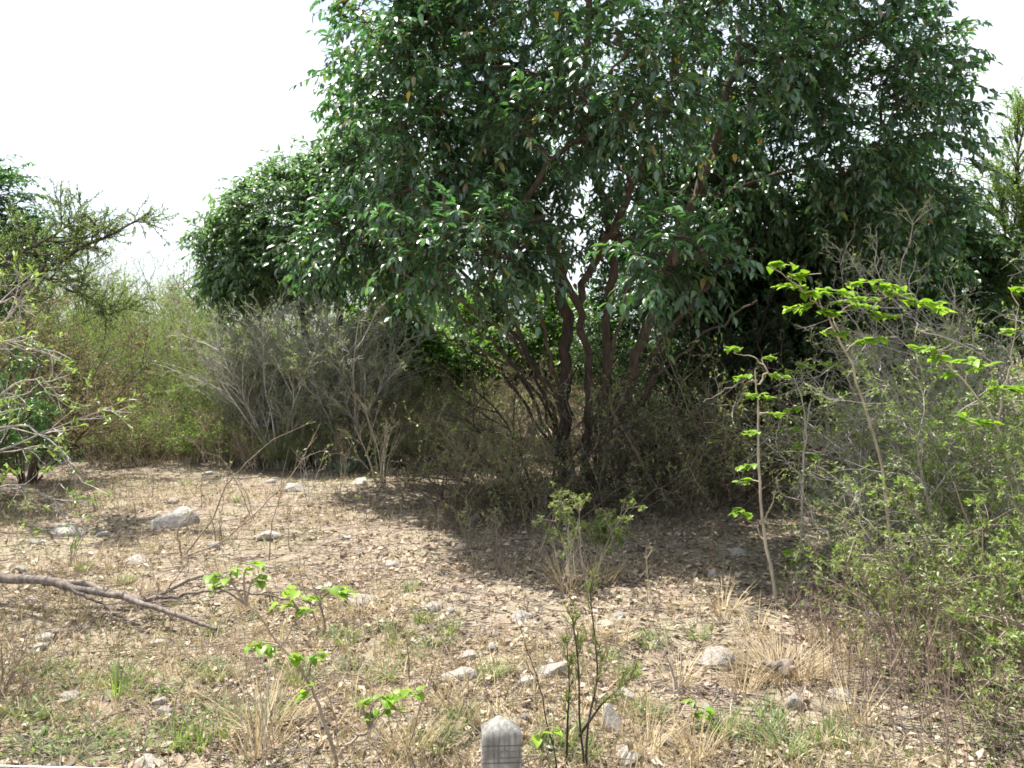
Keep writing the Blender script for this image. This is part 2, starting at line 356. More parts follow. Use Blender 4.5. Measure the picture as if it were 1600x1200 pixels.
def sprays(P, N, per, tl, npair, L, asp, droop, outw=1.0, spread=.9, upb=.15):
    """leafy shoots: returns twig polylines and leaf arrays"""
    S = np.repeat(P, per, 0) + rng.normal(size=(len(P) * per, 3)) * .1
    D = nrm(np.repeat(N, per, 0) * outw + randdir(len(S)) * spread + np.array([0, 0, upb])); m = len(S)
    ln = tl * rng.uniform(.6, 1.3, m); n = 5; t = np.linspace(0, 1, n)
    Pl = S[:, None] + D[:, None] * (t[None, :, None] * ln[:, None, None]) + np.array([0, 0, -1.]) * (droop * ln[:, None, None] * (t ** 2)[None, :, None])
    tj = np.linspace(.2, 1, npair); LP = []; LD = []; LN = []
    sd = nrm(np.cross(D, np.array([0, 0, 1.])) + 1e-6)
    for j, tt in enumerate(tj):
        p = S + D * (tt * ln)[:, None] + np.array([0, 0, -1.]) * (droop * ln * tt * tt)[:, None]
        tg = nrm(D + np.array([0, 0, -2 * droop * tt]))
        for sgn in (-1, 1):
            keep = rng.random(m) < .9
            d = tg * .55 + sgn * sd * (.75 if j % 2 == 0 else .4) + np.array([0, 0, -.30]) + randdir(m) * .5
            nn = np.array([0, 0, 1.]) + sgn * sd * .25 + randdir(m) * .55 + D * .25
            LP.append(p[keep]); LD.append(nrm(d)[keep]); LN.append(nrm(nn)[keep])
    LP = np.concatenate(LP); LD = np.concatenate(LD); LN = np.concatenate(LN); l = L * (.45 + .85 * rng.random(len(LP)) ** .7)
    return Pl, LP, LD, LN, l, l * asp
def emit_tree(root, base, stems, tg, tn, bark, lmat, r_tip, spray, kind='small', expo=.43, n_parts=0, part_mats=None, stem_k=1.0, sides=6, caps=None):
    buf, rad, chains = grow_tree([np.asarray(s) - base for s in stems], tg - base, r_tip, expo)
    br = MB()
    for ci, (ch, is_stem) in enumerate(chains):
        P = buf[ch]; R = rad[ch].copy()
        if not is_stem: R[0] = R[1]
        if is_stem:
            R = np.maximum(R * stem_k, .02)
            if caps: R = np.minimum(R, caps[ci] * np.linspace(1, .55, len(R)))
            mb = MB(); mb.tubes(P, R, 9, var=rng.random()); part('trunk', mb, M[bark], root, smooth=True)
        else: br.tubes(P, R, sides if R[0] > .02 else 4)
    part('branches', br, M[bark], root, smooth=True)
    P = tg - base; N = tn
    Pl, LP, LD, LN, l, w = sprays(P, N, *spray)
    tw = MB(); tw.tubes(Pl, taper(Pl, .006, .0025), 3); part('twigs', tw, M[bark], root)
    sel = np.zeros(len(LP), bool)
    if n_parts:
        wp = LP + base; px = 800 + wp[:, 0] / wp[:, 1] * FPX; py = HOR - (wp[:, 2] - CAM_H) / wp[:, 1] * FPX
        d = np.where((px > 0) & (px < 1600) & (py > 0) & (py < 1200), np.linalg.norm(wp - np.array([0, 0, CAM_H]), axis=1), 1e9)
        sel[np.argsort(d)[:n_parts]] = True
        leaf_parts(root, 'leaf', LP[sel], LD[sel], LN[sel], l[sel], w[sel], 'broad', part_mats)
    cr = MB(); cr.leaves(LP[~sel], LD[~sel], LN[~sel], l[~sel], w[~sel], kind); o = part('crown', cr, M[lmat], root)
    if n_parts: o['kind'] = 'stuff'
    return LP

# ------------------------------------------------------------------ ground
def ground():
    def axis(dense, step, far):
        a = list(np.arange(0, dense, step)); s = step
        while a[-1] < far: s *= 1.25; a.append(a[-1] + s)
        return np.array(a)
    xp = axis(9, .09, 700); xs = np.concatenate([-xp[:0:-1], xp]); yp = axis(17, .09, 1500); ys = np.concatenate([-axis(1, .5, 60)[:0:-1], yp])
    X, Y = np.meshgrid(xs, ys); Z = gz(X, Y); V = np.stack([X, Y, Z], -1).reshape(-1, 3)
    nx, ny = len(xs), len(ys); i = np.arange(ny - 1)[:, None]; j = np.arange(nx - 1)[None]
    Q = np.stack([i * nx + j, i * nx + j + 1, (i + 1) * nx + j + 1, (i + 1) * nx + j], -1).reshape(-1, 4)
    m, t, out = new_mat('dry_soil')
    tc = t.nodes.new('ShaderNodeTexCoord')
    def noise(sc, det=6, ro=.6):
        n = t.nodes.new('ShaderNodeTexNoise'); n.inputs['Scale'].default_value = sc; n.inputs['Detail'].default_value = det; n.inputs['Roughness'].default_value = ro
        t.links.new(tc.outputs['Object'], n.inputs['Vector']); return n
    n1 = noise(.9); n2 = noise(7, 8, .7); n3 = noise(45, 4); n4 = noise(1.7, 5)
    r1 = ramp(t, [(.3, (.165, .128, .098)), (.5, (.275, .222, .172)), (.72, (.40, .338, .272))]); t.links.new(n2.outputs['Fac'], r1.inputs[0])
    r2 = ramp(t, [(.35, (.55, .52, .50)), (.6, (1.1, 1.08, 1.05))]); t.links.new(n3.outputs['Fac'], r2.inputs[0])
    mu = t.nodes.new('ShaderNodeMixRGB'); mu.blend_type = 'MULTIPLY'; mu.inputs[0].default_value = .8; t.links.new(r1.outputs[0], mu.inputs[1]); t.links.new(r2.outputs[0], mu.inputs[2])
    r3 = ramp(t, [(.44, (0, 0, 0)), (.58, (1, 1, 1))]); t.links.new(n4.outputs['Fac'], r3.inputs[0])
    mg = t.nodes.new('ShaderNodeMixRGB'); mg.inputs[2].default_value = (.25, .225, .15, 1); t.links.new(mu.outputs[0], mg.inputs[1])
    mf = t.nodes.new('ShaderNodeMath'); mf.operation = 'MULTIPLY'; mf.inputs[1].default_value = .55; t.links.new(r3.outputs[0], mf.inputs[0]); t.links.new(mf.outputs[0], mg.inputs[0])
    b = t.nodes.new('ShaderNodeBsdfPrincipled'); b.inputs['Roughness'].default_value = .95; b.inputs['Specular IOR Level'].default_value = .15
    bp = t.nodes.new('ShaderNodeBump'); bp.inputs['Strength'].default_value = .7; bp.inputs['Distance'].default_value = .03
    ad = t.nodes.new('ShaderNodeMath'); ad.operation = 'ADD'; t.links.new(n2.outputs['Fac'], ad.inputs[0]); t.links.new(n3.outputs['Fac'], ad.inputs[1])
    t.links.new(ad.outputs[0], bp.inputs['Height']); t.links.new(bp.outputs[0], b.inputs['Normal'])
    t.links.new(mg.outputs[0], b.inputs['Base Color']); t.links.new(b.outputs[0], out.inputs[0])
    mb = MB(); mb._add(V, Q, [], np.zeros(len(V))); o = part('ground', mb, m, None, smooth=True); o['kind'] = 'structure'
    o['label'] = 'dry pinkish brown earth of the clearing with leaf litter'; o['category'] = 'ground'; return o
GROUND = ground()

# ------------------------------------------------------------------ the large tree
def main_tree():
    base = GY(930, 10.3)
    root = thing('broadleaf_tree', base, 'large multi-stemmed tree with glossy dark green leaves shading the clearing', 'tree')
    def st(pts): return [W(x, y, Y) for x, y, Y in pts]
    stems = [st([(884, 790, 10.4), (880, 680, 10.4), (884, 560, 10.45), (880, 470, 10.5), (860, 380, 10.6), (812, 270, 10.8), (770, 150, 11), (740, 20, 11)]),
             st([(918, 795, 10.1), (918, 680, 10.0), (918, 560, 9.9), (908, 480, 9.8), (932, 400, 9.75), (985, 310, 9.7), (1010, 200, 9.6), (1022, 60, 9.6)]),
             st([(940, 790, 10.5), (944, 620, 10.7), (948, 480, 10.9), (962, 380, 11), (925, 260, 11.2), (915, 100, 11.2), (930, -80, 11)]),
             st([(952, 790, 10.2), (972, 660, 10.1), (1000, 550, 10), (1030, 460, 9.9), (1078, 330, 9.8), (1120, 220, 9.8), (1160, 60, 9.9)]),
             st([(895, 790, 10.2), (880, 660, 10), (840, 580, 9.8), (775, 510, 9.7), (690, 455, 9.6), (610, 420, 9.7)]),
             st([(962, 780, 10.5), (1000, 640, 10.8), (1050, 520, 11.1), (1130, 420, 11.4), (1270, 320, 11.4), (1420, 250, 11.2)]),
             st([(878, 790, 10.6), (862, 640, 10.9), (800, 520, 11.2), (700, 400, 11.4), (600, 290, 11.4)]),
             st([(905, 480, 9.8), (872, 405, 9.4), (840, 345, 8.8), (780, 335, 7.9)]),
             st([(930, 410, 9.75), (975, 375, 9.0), (1030, 378, 8.0), (1075, 400, 7.3)])]
    for ex, ey, ez in ((700, 470, 9.4), (760, 430, 9.6), (650, 500, 9.8), (820, 400, 9.3), (1000, 380, 9.4), (1110, 440, 9.6), (1180, 470, 9.9), (1060, 400, 10.8), (720, 540, 9.2)):
        bx = 905 + (ex - 905) * .1; stems.append(st([(bx, 775, 10.2), (bx + (ex - bx) * .12, 690, 10.1), (bx + (ex - bx) * .38, 590, (10 + ez) / 2), (bx + (ex - bx) * .7, (590 + ey) / 2 - 8, ez), (ex, ey, ez)]))
    caps = [.13, .105, .075, .085, .03, .055, .036, .05, .04] + [.028, .032, .022, .03, .03, .028, .024, .03, .02]
    es = [ell(970, 70, 10.4, 430, 295, 3.0), ell(685, 170, 10.2, 160, 190, 2.2), ell(1290, 220, 10.6, 180, 165, 2.3),
          ell(970, -150, 10.4, 390, 190, 2.8), ell(735, 385, 7.8, 110, 60, .8), ell(1045, 405, 7.2, 85, 38, .55), ell(600, 375, 10.8, 120, 50, 1.2), ell(1370, 330, 10.2, 110, 60, 1.1),
          ell(860, 190, 7.9, 90, 60, .5), ell(1000, 130, 7.7, 110, 70, .5), ell(640, 250, 8.6, 80, 80, .7), ell(940, 320, 11.9, 240, 80, .9)]
    tg, tn = sample_ells(es, 1150, [9, 4.0, 4.2, 4.4, .55, .34, 1.3, .9, .3, .4, .5, 1.5], .5)
    px = 800 + tg[:, 0] / tg[:, 1] * FPX; py = HOR - (tg[:, 2] - CAM_H) / tg[:, 1] * FPX
    hollow = (px > 850) & (px < 1000) & (py > 230) & (tg[:, 1] < 9.6)
    tg, tn = tg[~hollow], tn[~hollow]
    emit_tree(root, base, stems, tg, tn, 'bark_red', 'privet', .0065, (10, .38, 6, .102, .46, .28), 'broad', .41, 300, [M['privet'], M['privet_light'], M['privet_light']], 1.15, caps=caps)
    # a few yellowed leaves still on the twigs
    yl = [(1057, 88), (1090, 75), (1102, 178), (640, 142), (838, 180), (1025, 405), (1147, 240), (1092, 268), (868, 17), (1110, 432), (655, 425), (1185, 215), (1070, 215), (1098, 250), (960, 165)]
    P = np.array([W(x, y, rng.uniform(7.7, 8.2)) for x, y in yl]) - base
    leaf_parts(root, 'leaf', P, randdir(len(P)) * .4 + np.array([0, 0, -1.]), randdir(len(P)) * .5 + np.array([0, -1, .3]), .095, .055, 'broad', [M['privet_yellow']])
    return root
main_tree()

def simple_tree(name, base, label, cat, stems, es, n, bark, lmat, spray, kind='small', r_tip=.006, shell=.5, group=None, expo=.42):
    root = thing(name, base, label, cat, group)
    tg, tn = sample_ells(es, n, None, shell)
    emit_tree(root, base, stems, tg, tn, bark, lmat, r_tip, spray, kind, expo); return root
# tree behind on the left, its crown showing past the large one
b = GY(500, 14.4)
simple_tree('broadleaf_tree', b, 'smaller glossy-leaved tree standing behind grey twiggy bushes and joining the large crown', 'tree',
            [[b, W(500, 640, 14.4), W(480, 520, 14.3), W(440, 420, 14.2), W(400, 340, 14.2)], [b, W(520, 600, 14.5), W(530, 480, 14.5), W(520, 380, 14.5), W(500, 300, 14.4)]],
            [ell(470, 360, 14.3, 105, 95, 1.5), ell(390, 405, 14.2, 70, 60, 1.1), ell(560, 340, 14.5, 100, 110, 1.4)], 400, 'bark_dark', 'privet_hazy', (10, .4, 6, .11, .46, .28), 'broad')
b = GY(625, 16.5)
simple_tree('bushy_tree', b, 'bright sunlit green bushy tree beside the grey twiggy bushes', 'tree', [[b, W(625, 600, 16.5), W(620, 520, 16.5)], [b, W(645, 600, 16.6), W(655, 530, 16.6)]],
            [ell(620, 530, 16.5, 75, 65, 1.1), ell(670, 560, 16.2, 60, 55, .9), ell(590, 560, 16.3, 50, 50, .8)], 200, 'bark_dark', 'sunny', (9, .42, 5, .13, .46, .3))
b = GY(800, 17.5)
simple_tree('bushy_tree', b, 'green bushy tree seen between the stems of the large tree', 'tree', [[b, W(800, 620, 17.5), W(790, 500, 17.5)], [b, W(840, 620, 17.6), W(860, 520, 17.6)]],
            [ell(800, 520, 17.5, 100, 70, 1.3), ell(890, 540, 17.3, 80, 80, 1.1), ell(740, 570, 17, 60, 55, .9)], 260, 'bark_dark', 'sunny', (9, .42, 5, .13, .46, .3))
# dark grove behind on the right
for (x, Y, hy, rx, lab) in [(1165, 13.4, 470, 130, 'dark slender-stemmed tree in the shaded grove beside the large tree'),
                            (1290, 12.6, 430, 140, 'dark leaning tree in the shaded grove behind the tall leafy sapling'),
                            (1400, 13.8, 420, 150, 'dark dense tree of the shaded grove behind the sprawling grey shrub'),
                            (1040, 15.5, 520, 120, 'dark tree deep in the shade behind the stems of the large tree')]:
    b = GY(x, Y); f = Y
    st = [[b + np.array([dx * .3, dy, -.05]), W(x + dx * 40, 640, f + dy), W(x + dx * 75, 520, f + dy * 2), W(x + dx * 110, hy - 40, f + dy * 3)] for dx, dy in ((-1, .1), (.1, -.2), (.9, .2), (-.4, .4))]
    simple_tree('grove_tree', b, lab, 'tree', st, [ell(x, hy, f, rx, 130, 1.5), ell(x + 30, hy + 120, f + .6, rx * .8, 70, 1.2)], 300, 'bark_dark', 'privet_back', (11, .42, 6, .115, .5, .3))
for (x, Y, h, lab) in [(1110, 12.2, 2.3, 'dark leafy shrub filling the shade just behind the dry undergrowth'), (1230, 11.6, 2.2, 'dark leafy shrub in the shade behind the tall upright sapling'), (1350, 11.6, 2.3, 'dark leafy shrub in the shade behind the lime green sprays'),
                       (1020, 13.4, 2.2, 'dark leafy shrub in the shade behind the tree stems')]:
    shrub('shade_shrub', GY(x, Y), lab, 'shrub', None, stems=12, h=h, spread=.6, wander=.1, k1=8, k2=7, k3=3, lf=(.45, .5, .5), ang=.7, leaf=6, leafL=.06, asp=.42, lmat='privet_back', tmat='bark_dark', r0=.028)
# left dark tree at the edge
b = GY(-60, 14.5)
simple_tree('broadleaf_tree', b, 'dark dense tree rising behind the thorn tree with feathery shoots', 'tree', [[b, W(-60, 600, 14.5), W(-50, 450, 14.5), W(-40, 350, 14.5)], [b, W(-80, 600, 14.4), W(-120, 450, 14.4)]],
            [ell(-50, 340, 14.5, 90, 95, 1.3), ell(-20, 410, 14.4, 85, 60, 1.2), ell(-120, 400, 14.4, 100, 110, 1.3)], 240, 'bark_dark', 'privet', (9, .42, 5, .12, .46, .3))

# feathery thorn trees
def thorn_tree(base, label, limbs, side=10, tw=9, lf=16, L=.03, lmat='feather', bark='bark_dark', r=.05, lens=(.7, .38), name='thorn_tree', asp=.28, up=.25):
    root = thing(name, base, label, 'tree')
    tws = MB(); lv = MB()
    for pts in limbs:
        pts = np.array(pts) - base; n = len(pts); u = np.linspace(0, n - 1, 16); i = np.minimum(u.astype(int), n - 2); f = (u - i)[:, None]
        P = pts[i] * (1 - f) + pts[i + 1] * f; P[1:] += rng.normal(size=P[1:].shape) * .025
        mb = MB(); mb.tubes(P, np.linspace(r, r * .18, 16), 7); part('limb', mb, M[bark], root, smooth=True)
        C1 = children(P[None], side, .3, 1, .75, 1, 7, .18, .0, lens[0], up); tws.tubes(C1, taper(C1, r * .28, .004), 4)
        C2 = children(C1, tw, .15, 1, .75, 1, 5, .2, .0, lens[1], up); tws.tubes(C2, taper(C2, .005, .002), 3)
        scatter_leaves(lv, C2, lf, L, asp, 'small', 0, .15)
        scatter_leaves(lv, C1, 8, L, asp, 'small', 0, .5)
    part('twigs', tws, M[bark], root); part('foliage', lv, M[lmat], root); return root
b = GY(-130, 9.5)
thorn_tree(b, 'sparse grey-branched thorn tree with feathery shoots leaning out over the shrubs', [
    [b, W(-90, 620, 9.4), W(-40, 500, 9.3), W(50, 440, 9.2), W(130, 385, 9.1), W(235, 335, 9.0)],
    [b, W(-90, 560, 9.6), W(-30, 450, 9.7), W(60, 430, 9.7), W(130, 460, 9.6), W(175, 500, 9.5)],
    [b, W(-100, 560, 9.3), W(-60, 430, 9.1), W(20, 400, 9.0), W(70, 380, 8.9), W(120, 345, 8.8)]], 16, 11, 44, .032, r=.042, lens=(.6, .38), asp=.32)
b = GY(1640, 14.0)
thorn_tree(b, 'tall feathery bright green thorn tree with dark limbs beyond the sprawling shrub', [
    [b, W(1600, 560, 13.9), W(1570, 460, 13.8), W(1510, 400, 13.7), W(1440, 430, 13.5)],
    [b, W(1630, 520, 13.7), W(1610, 400, 13.5), W(1590, 280, 13.4), W(1590, 190, 13.4)],
    [b, W(1660, 500, 14.0), W(1680, 350, 14.0), W(1670, 230, 14.1)], [b, W(1620, 560, 13.8), W(1590, 420, 13.5), W(1560, 330, 13.3)]], 32, 12, 44, .042, 'feather_bright', r=.07, lens=(1.05, .6), asp=.36)

# ------------------------------------------------------------------ thicket beyond the clearing
FB = 'feathery green thorn bushes of the thicket'
proto_f = shrub('thorn_bush', GY(300, 17.5), 'feathery green thorn bush in the thicket', 'bush', FB, stems=10, h=2.7, spread=.85, k1=10, k2=8, k3=4, lf=(.5, .5, .5),
                leaf=11, leafL=.032, asp=.3, lmat='feather_bright', tmat='twig_brown', r0=.02)
for x, Y, s in [(205, 15.8, .85), (250, 19, 1.05), (130, 17, 1.0), (60, 16, 1.0), (350, 21, 1.15), (160, 22, 1.3), (290, 25, 1.3), (40, 24, 1.4), (420, 24, 1.3), (220, 31, 1.6), (110, 30, 1.7), (330, 32, 1.5), (480, 28, 1.5),
                (560, 22, 1.2), (700, 21, 1.1), (760, 24, 1.3), (640, 27, 1.4), (850, 22, 1.1), (970, 20, 1.0), (1100, 19, 1.0), (1230, 17, 1.0), (1360, 18, 1.1), (1500, 17, 1.1), (-40, 20, 1.4), (1650, 19, 1.5)]:
    copy_thing(proto_f, GY(x, Y), rng.uniform(0, 6.28), (s * rng.uniform(.9, 1.1), s * rng.uniform(.9, 1.1), s * rng.uniform(.9, 1.1)))
TB = 'grey twiggy bushes of the thicket'
proto_t = shrub('twiggy_bush', GY(550, 12.9), 'half-bare bush of upright grey twigs in front of the bright green tree', 'bush', TB, stems=16, h=2.3, spread=.52, wander=.1, k1=10, k2=8, k3=3, lf=(.45, .5, .45), ang=.55,
                leaf=4, leafL=.035, asp=.4, lmat='shrub', tmat='twig_silver', r0=.02)
for x, Y, s, lab in [(440, 12.8, .97, 'half-bare bush of upright grey twigs with pale sapling before it'), (500, 13.3, .9, 'tall half-bare grey bush below the crown of the smaller glossy tree'),
                     (385, 13.4, .8, 'half-bare grey bush beside the feathery green thorn bushes')]:
    copy_thing(proto_t, GY(x, Y), rng.uniform(0, 6.28), s, lab)
LB = 'low dry brush along the edge of the clearing'
proto_b = shrub('dry_brush', GY(260, 14.2), 'low brownish half-dry brush', 'bush', LB, stems=20, h=1.15, spread=.7, wander=.1, k1=7, k2=6, lf=(.55, .5, .5), ang=.55,
                leaf=3, leafL=.035, asp=.35, lmat='olive', tmat='twig_brown', r0=.009)
for x, Y, s in [(180, 13.6, 1), (330, 14.6, 1.1), (400, 13.6, .8), (460, 14, .9), (520, 13.4, .8), (590, 13.8, 1), (650, 13.2, 1), (700, 14.5, 1.1), (740, 13, 1), (300, 15.5, 1.3), (220, 15, 1.3), (140, 14.8, 1.3), (100, 13.6, 1.2), (620, 15, 1.2), (550, 15.4, 1.1),
                (790, 14.5, 1.2), (850, 14, 1.2), (1000, 14, 1.2), (1080, 13.5, 1.3), (1150, 12.5, 1.2), (1240, 12, 1.2), (1330, 11.5, 1.2), (940, 13, 1.1), (1420, 11, 1.2)]:
    copy_thing(proto_b, GY(x, Y), rng.uniform(0, 6.28), s)
GBR = 'low green bushes along the edge of the clearing'
for x, Y, s in [(215, 14.3, .62), (300, 14.7, .68), (150, 14.6, .66), (360, 14.3, .5), (90, 14.2, .7)]:
    copy_thing(proto_f, GY(x, Y), rng.uniform(0, 6.28), (s, s, s * 1.1))
proto_g = shrub('green_bush', GY(500, 13.8), 'low light green bush', 'bush', GBR, stems=14, h=1.15, spread=.8, k1=8, k2=7, lf=(.55, .5, .5), leaf=7, leafL=.04, asp=.35, lmat='feather_bright', tmat='twig_brown', r0=.008)
for x, Y, s in [(570, 14.4, 1.1), (350, 13.9, .9), (620, 14.2, 1), (290, 14.4, 1), (230, 14, .9), (680, 13.6, .9), (440, 13.2, .7), (760, 15.5, 1.2)]:
    copy_thing(proto_g, GY(x, Y), rng.uniform(0, 6.28), s)
for x, Y, s in [(380, 12.9, .75), (440, 12.5, .65), (500, 12.7, .8), (560, 12.9, .75), (630, 12.7, .7), (690, 12.9, .75), (320, 13.1, .7), (260, 13.2, .8), (200, 13.1, .7)]:
    copy_thing(proto_g, GY(x, Y), rng.uniform(0, 6.28), s)
proto_p = shrub('pale_brush', GY(410, 12.7), 'low pale straw-coloured dry brush', 'bush', 'pale dry brush before the thicket', stems=26, h=.75, spread=.5, wander=.08, k1=5, k2=4, lf=(.5, .5, .5), ang=.45, leaf=2, leafL=.03, asp=.3, lmat='straw', tmat='twig_pale', r0=.006, base_r=.3)
for x, Y, s in [(350, 12.8, 1), (470, 12.9, 1.1), (530, 12.4, .9), (600, 13, 1.1), (660, 12.6, 1), (290, 13, 1.1), (230, 12.9, 1), (720, 12.6, 1), (170, 13.1, 1.1)]:
    copy_thing(proto_p, GY(x, Y), rng.uniform(0, 6.28), s)
# silvery herbs
HB = 'silvery herbs at the edge of the brush'
def herb(base):
    root = thing('silvery_herb', base, 'low silvery green herb', 'plant', HB)
    n = 46; a = rng.uniform(0, 6.28, n); r = rng.uniform(0, .28, n); P = np.stack([np.cos(a) * r, np.sin(a) * r, np.zeros(n) - .01], 1)
    D = np.stack([np.cos(a) * .5, np.sin(a) * .5, np.ones(n)], 1) + randdir(n) * .25
    leaf_parts(root, 'leaf', P, D, np.stack([-np.cos(a), -np.sin(a), np.ones(n) * .4], 1), rng.uniform(.16, .36, n), rng.uniform(.05, .08, n), 'broad', [M['silver']]); return root
ph = herb(G(560, 738))
for x, y, s in [(525, 732, .9), (600, 735, 1), (500, 722, .8), (640, 728, .9), (575, 722, 1), (540, 745, .7)]: copy_thing(ph, G(x, y), rng.uniform(0, 6), s)

# ------------------------------------------------------------------ undergrowth round the large tree
shrub('dead_shrub', GY(850, 9.4), 'dead shrub of long dark arching branches at the foot of the large tree', 'shrub', None, stems=9, h=2.1, spread=1.05, wander=.1, grav=-.05, k1=7, k2=5, k3=2, lf=(.42, .5, .5), ang=.6,
      leaf=0, tmat='bark_dark', r0=.02)
UG = 'dry undergrowth tangles under the large tree'
pu = shrub('dry_undergrowth', GY(760, 8.9), 'tangled dry brown undergrowth under the large tree', 'shrub', UG, stems=14, h=1.05, spread=1.0, wander=.16, grav=-.02, k1=6, k2=5, k3=3, lf=(.5, .5, .45), ang=.8,
           leaf=1, leafL=.03, asp=.4, lmat='olive', tmat='twig_dark', r0=.009, base_r=.3)
for x, Y, s in [(840, 8.9, .85), (925, 9.0, .7), (1010, 9.0, .9), (1090, 9.3, 1.1), (700, 9.6, .9), (880, 9.7, 1), (1000, 9.9, 1.1), (1160, 9.8, 1.1), (1060, 10.6, 1.2), (1240, 10.2, 1.2), (730, 8.4, .5)]:
    copy_thing(pu, GY(x, Y), rng.uniform(0, 6.28), s)
pu2 = shrub('leafy_undergrowth', GY(790, 9.3), 'loose undergrowth of long thin stems with few green leaves', 'shrub', 'loose leafy undergrowth under the large tree', stems=9, h=1.5, spread=.85, wander=.13, grav=-.02, k1=6, k2=5, k3=0, lf=(.5, .5, .45), ang=.7,
           leaf=5, leafL=.038, asp=.42, lmat='shrub', tmat='twig_brown', r0=.009, base_r=.25)
for x, Y, s in [(870, 8.7, .8), (960, 8.8, .85), (1060, 9.2, 1.1), (1140, 9.4, 1.2), (700, 9.0, .8), (1210, 9.4, 1.2), (1300, 9.0, 1.2), (760, 10.4, 1.1), (990, 10.4, 1.2), (830, 8.1, .55), (1120, 10.8, 1.3)]:
    copy_thing(pu2, GY(x, Y), rng.uniform(0, 6.28), s)
shrub('yellow_stemmed_shrub', G(598, 765), 'small shrub with pale yellowish stems standing at the edge of the brush', 'shrub', None, stems=7, h=1.0, spread=.42, wander=.07, k1=5, k2=4, lf=(.4, .5, .5), ang=.5, leaf=3, leafL=.045, asp=.35, lmat='olive', tmat='twig_pale', r0=.014, base_r=.05, tmin=.45)
shrub('weed', G(922, 915), 'pale green tangled weed on dry pale stalks at the edge of the shade', 'weed', None, stems=9, h=.60, spread=.45, wander=.1, k1=6, k2=5, k3=3, lf=(.36, .5, .5), ang=.9, leaf=5, leafL=.026, asp=.5, lmat='shrub', tmat='twig_pale', r0=.007, base_r=.16, tmin=.55)
shrub('weed', G(735, 862), 'thin small shrub with dry curved stems before the shaded undergrowth', 'weed', None, stems=5, h=.6, spread=.5, wander=.13, k1=4, k2=3, lf=(.4, .5, .5), leaf=3, leafL=.03, asp=.4, lmat='shrub', tmat='twig_brown', r0=.007, base_r=.08)

# ------------------------------------------------------------------ left side shrubs
shrub('mixed_shrub', GY(40, 11.2), 'shrub with brown stems and yellowed leaves below the thorn tree', 'shrub', None, stems=18, h=2.1, spread=.75, k1=9, k2=7, k3=3, lf=(.5, .5, .5), leaf=5, leafL=.045, asp=.4, lmat='olive', tmat='twig_dark', r0=.016)
shrub('leafy_shrub', GY(-40, 9.6), 'dark leafy shrub behind the arching grey twigs', 'shrub', None, stems=14, h=1.7, spread=.8, k1=8, k2=7, k3=3, lf=(.5, .5, .5), leaf=6, leafL=.05, asp=.42, lmat='privet_light', tmat='twig_dark', r0=.016)
def limb_shrub(name, base, label, limbs, tmat, lmat, r, k1, k2, leaf, L, asp, lens=(.4, .2), kind='small', cluster=False, ang=.65, droop=0., nparts=0):
    """a shrub or sapling with given main limbs; leaves as separate objects when nparts"""
    root = thing(name, base, label, 'shrub' if 'shrub' in name else 'sapling')
    tw = []; lv = MB(); segs = []
    for li, pts in enumerate(limbs):
        pts = np.array(pts, float) - base; n = len(pts); u = np.linspace(0, n - 1, 18); i = np.minimum(u.astype(int), n - 2); f = (u - i)[:, None]
        P = pts[i] * (1 - f) + pts[i + 1] * f
        P[1:-1] = (P[:-2] + 2 * P[1:-1] + P[2:]) / 4; P[1:] += rng.normal(size=P[1:].shape) * r * .6
        rr = r if np.linalg.norm(pts[0]) < .25 else r * .55
        mb = MB(); mb.tubes(P, np.linspace(rr, rr * .22, 18), 6); part('stem', mb, M[tmat], root, smooth=True)
        if k1:
            C1 = children(P[None], k1, .35, 1, ang, 1, 6, .14, 0, lens[0], .12); tw.append((C1, taper(C1, rr * .35, rr * .12), 4)); last = C1
            if k2:
                C2 = children(C1, k2, .2, 1, ang, 1, 5, .16, 0, lens[1], .1); tw.append((C2, taper(C2, rr * .18, rr * .08), 3)); last = C2
            segs.append(last)
    twig_part(tw, M[tmat], root)
    if leaf and segs:
        last = np.concatenate([s[:, -4:] for s in segs])
        if cluster:   # rosettes of leaves at the shoot ends
            S = np.repeat(last[:, -1], leaf, 0); T = np.repeat(nrm(last[:, -1] - last[:, -2]), leaf, 0); S = S - T * rng.uniform(0, .07, (len(S), 1))
            D = nrm(T * .8 + randdir(len(S)) * .8 + np.array([0, 0, .2 - droop]))
        else:
            S, T = along(last, leaf, .1); D = nrm(T * .5 + randdir(len(S)) * .9 + np.array([0, 0, -droop]))
        N = nrm(np.array([0, 0, 1.]) + randdir(len(S)) * .6); l = L * rng.uniform(.6, 1.25, len(S))
        if nparts:
            leaf_parts(root, 'leaf', S[:nparts], D[:nparts], N[:nparts], l[:nparts], l[:nparts] * asp, kind, [M[lmat]])
            S, D, N, l = S[nparts:], D[nparts:], N[nparts:], l[nparts:]
        lv.leaves(S, D, N, l, l * asp, kind); part('foliage', lv, M[lmat], root)
    return root
b = GY(-160, 6.4)
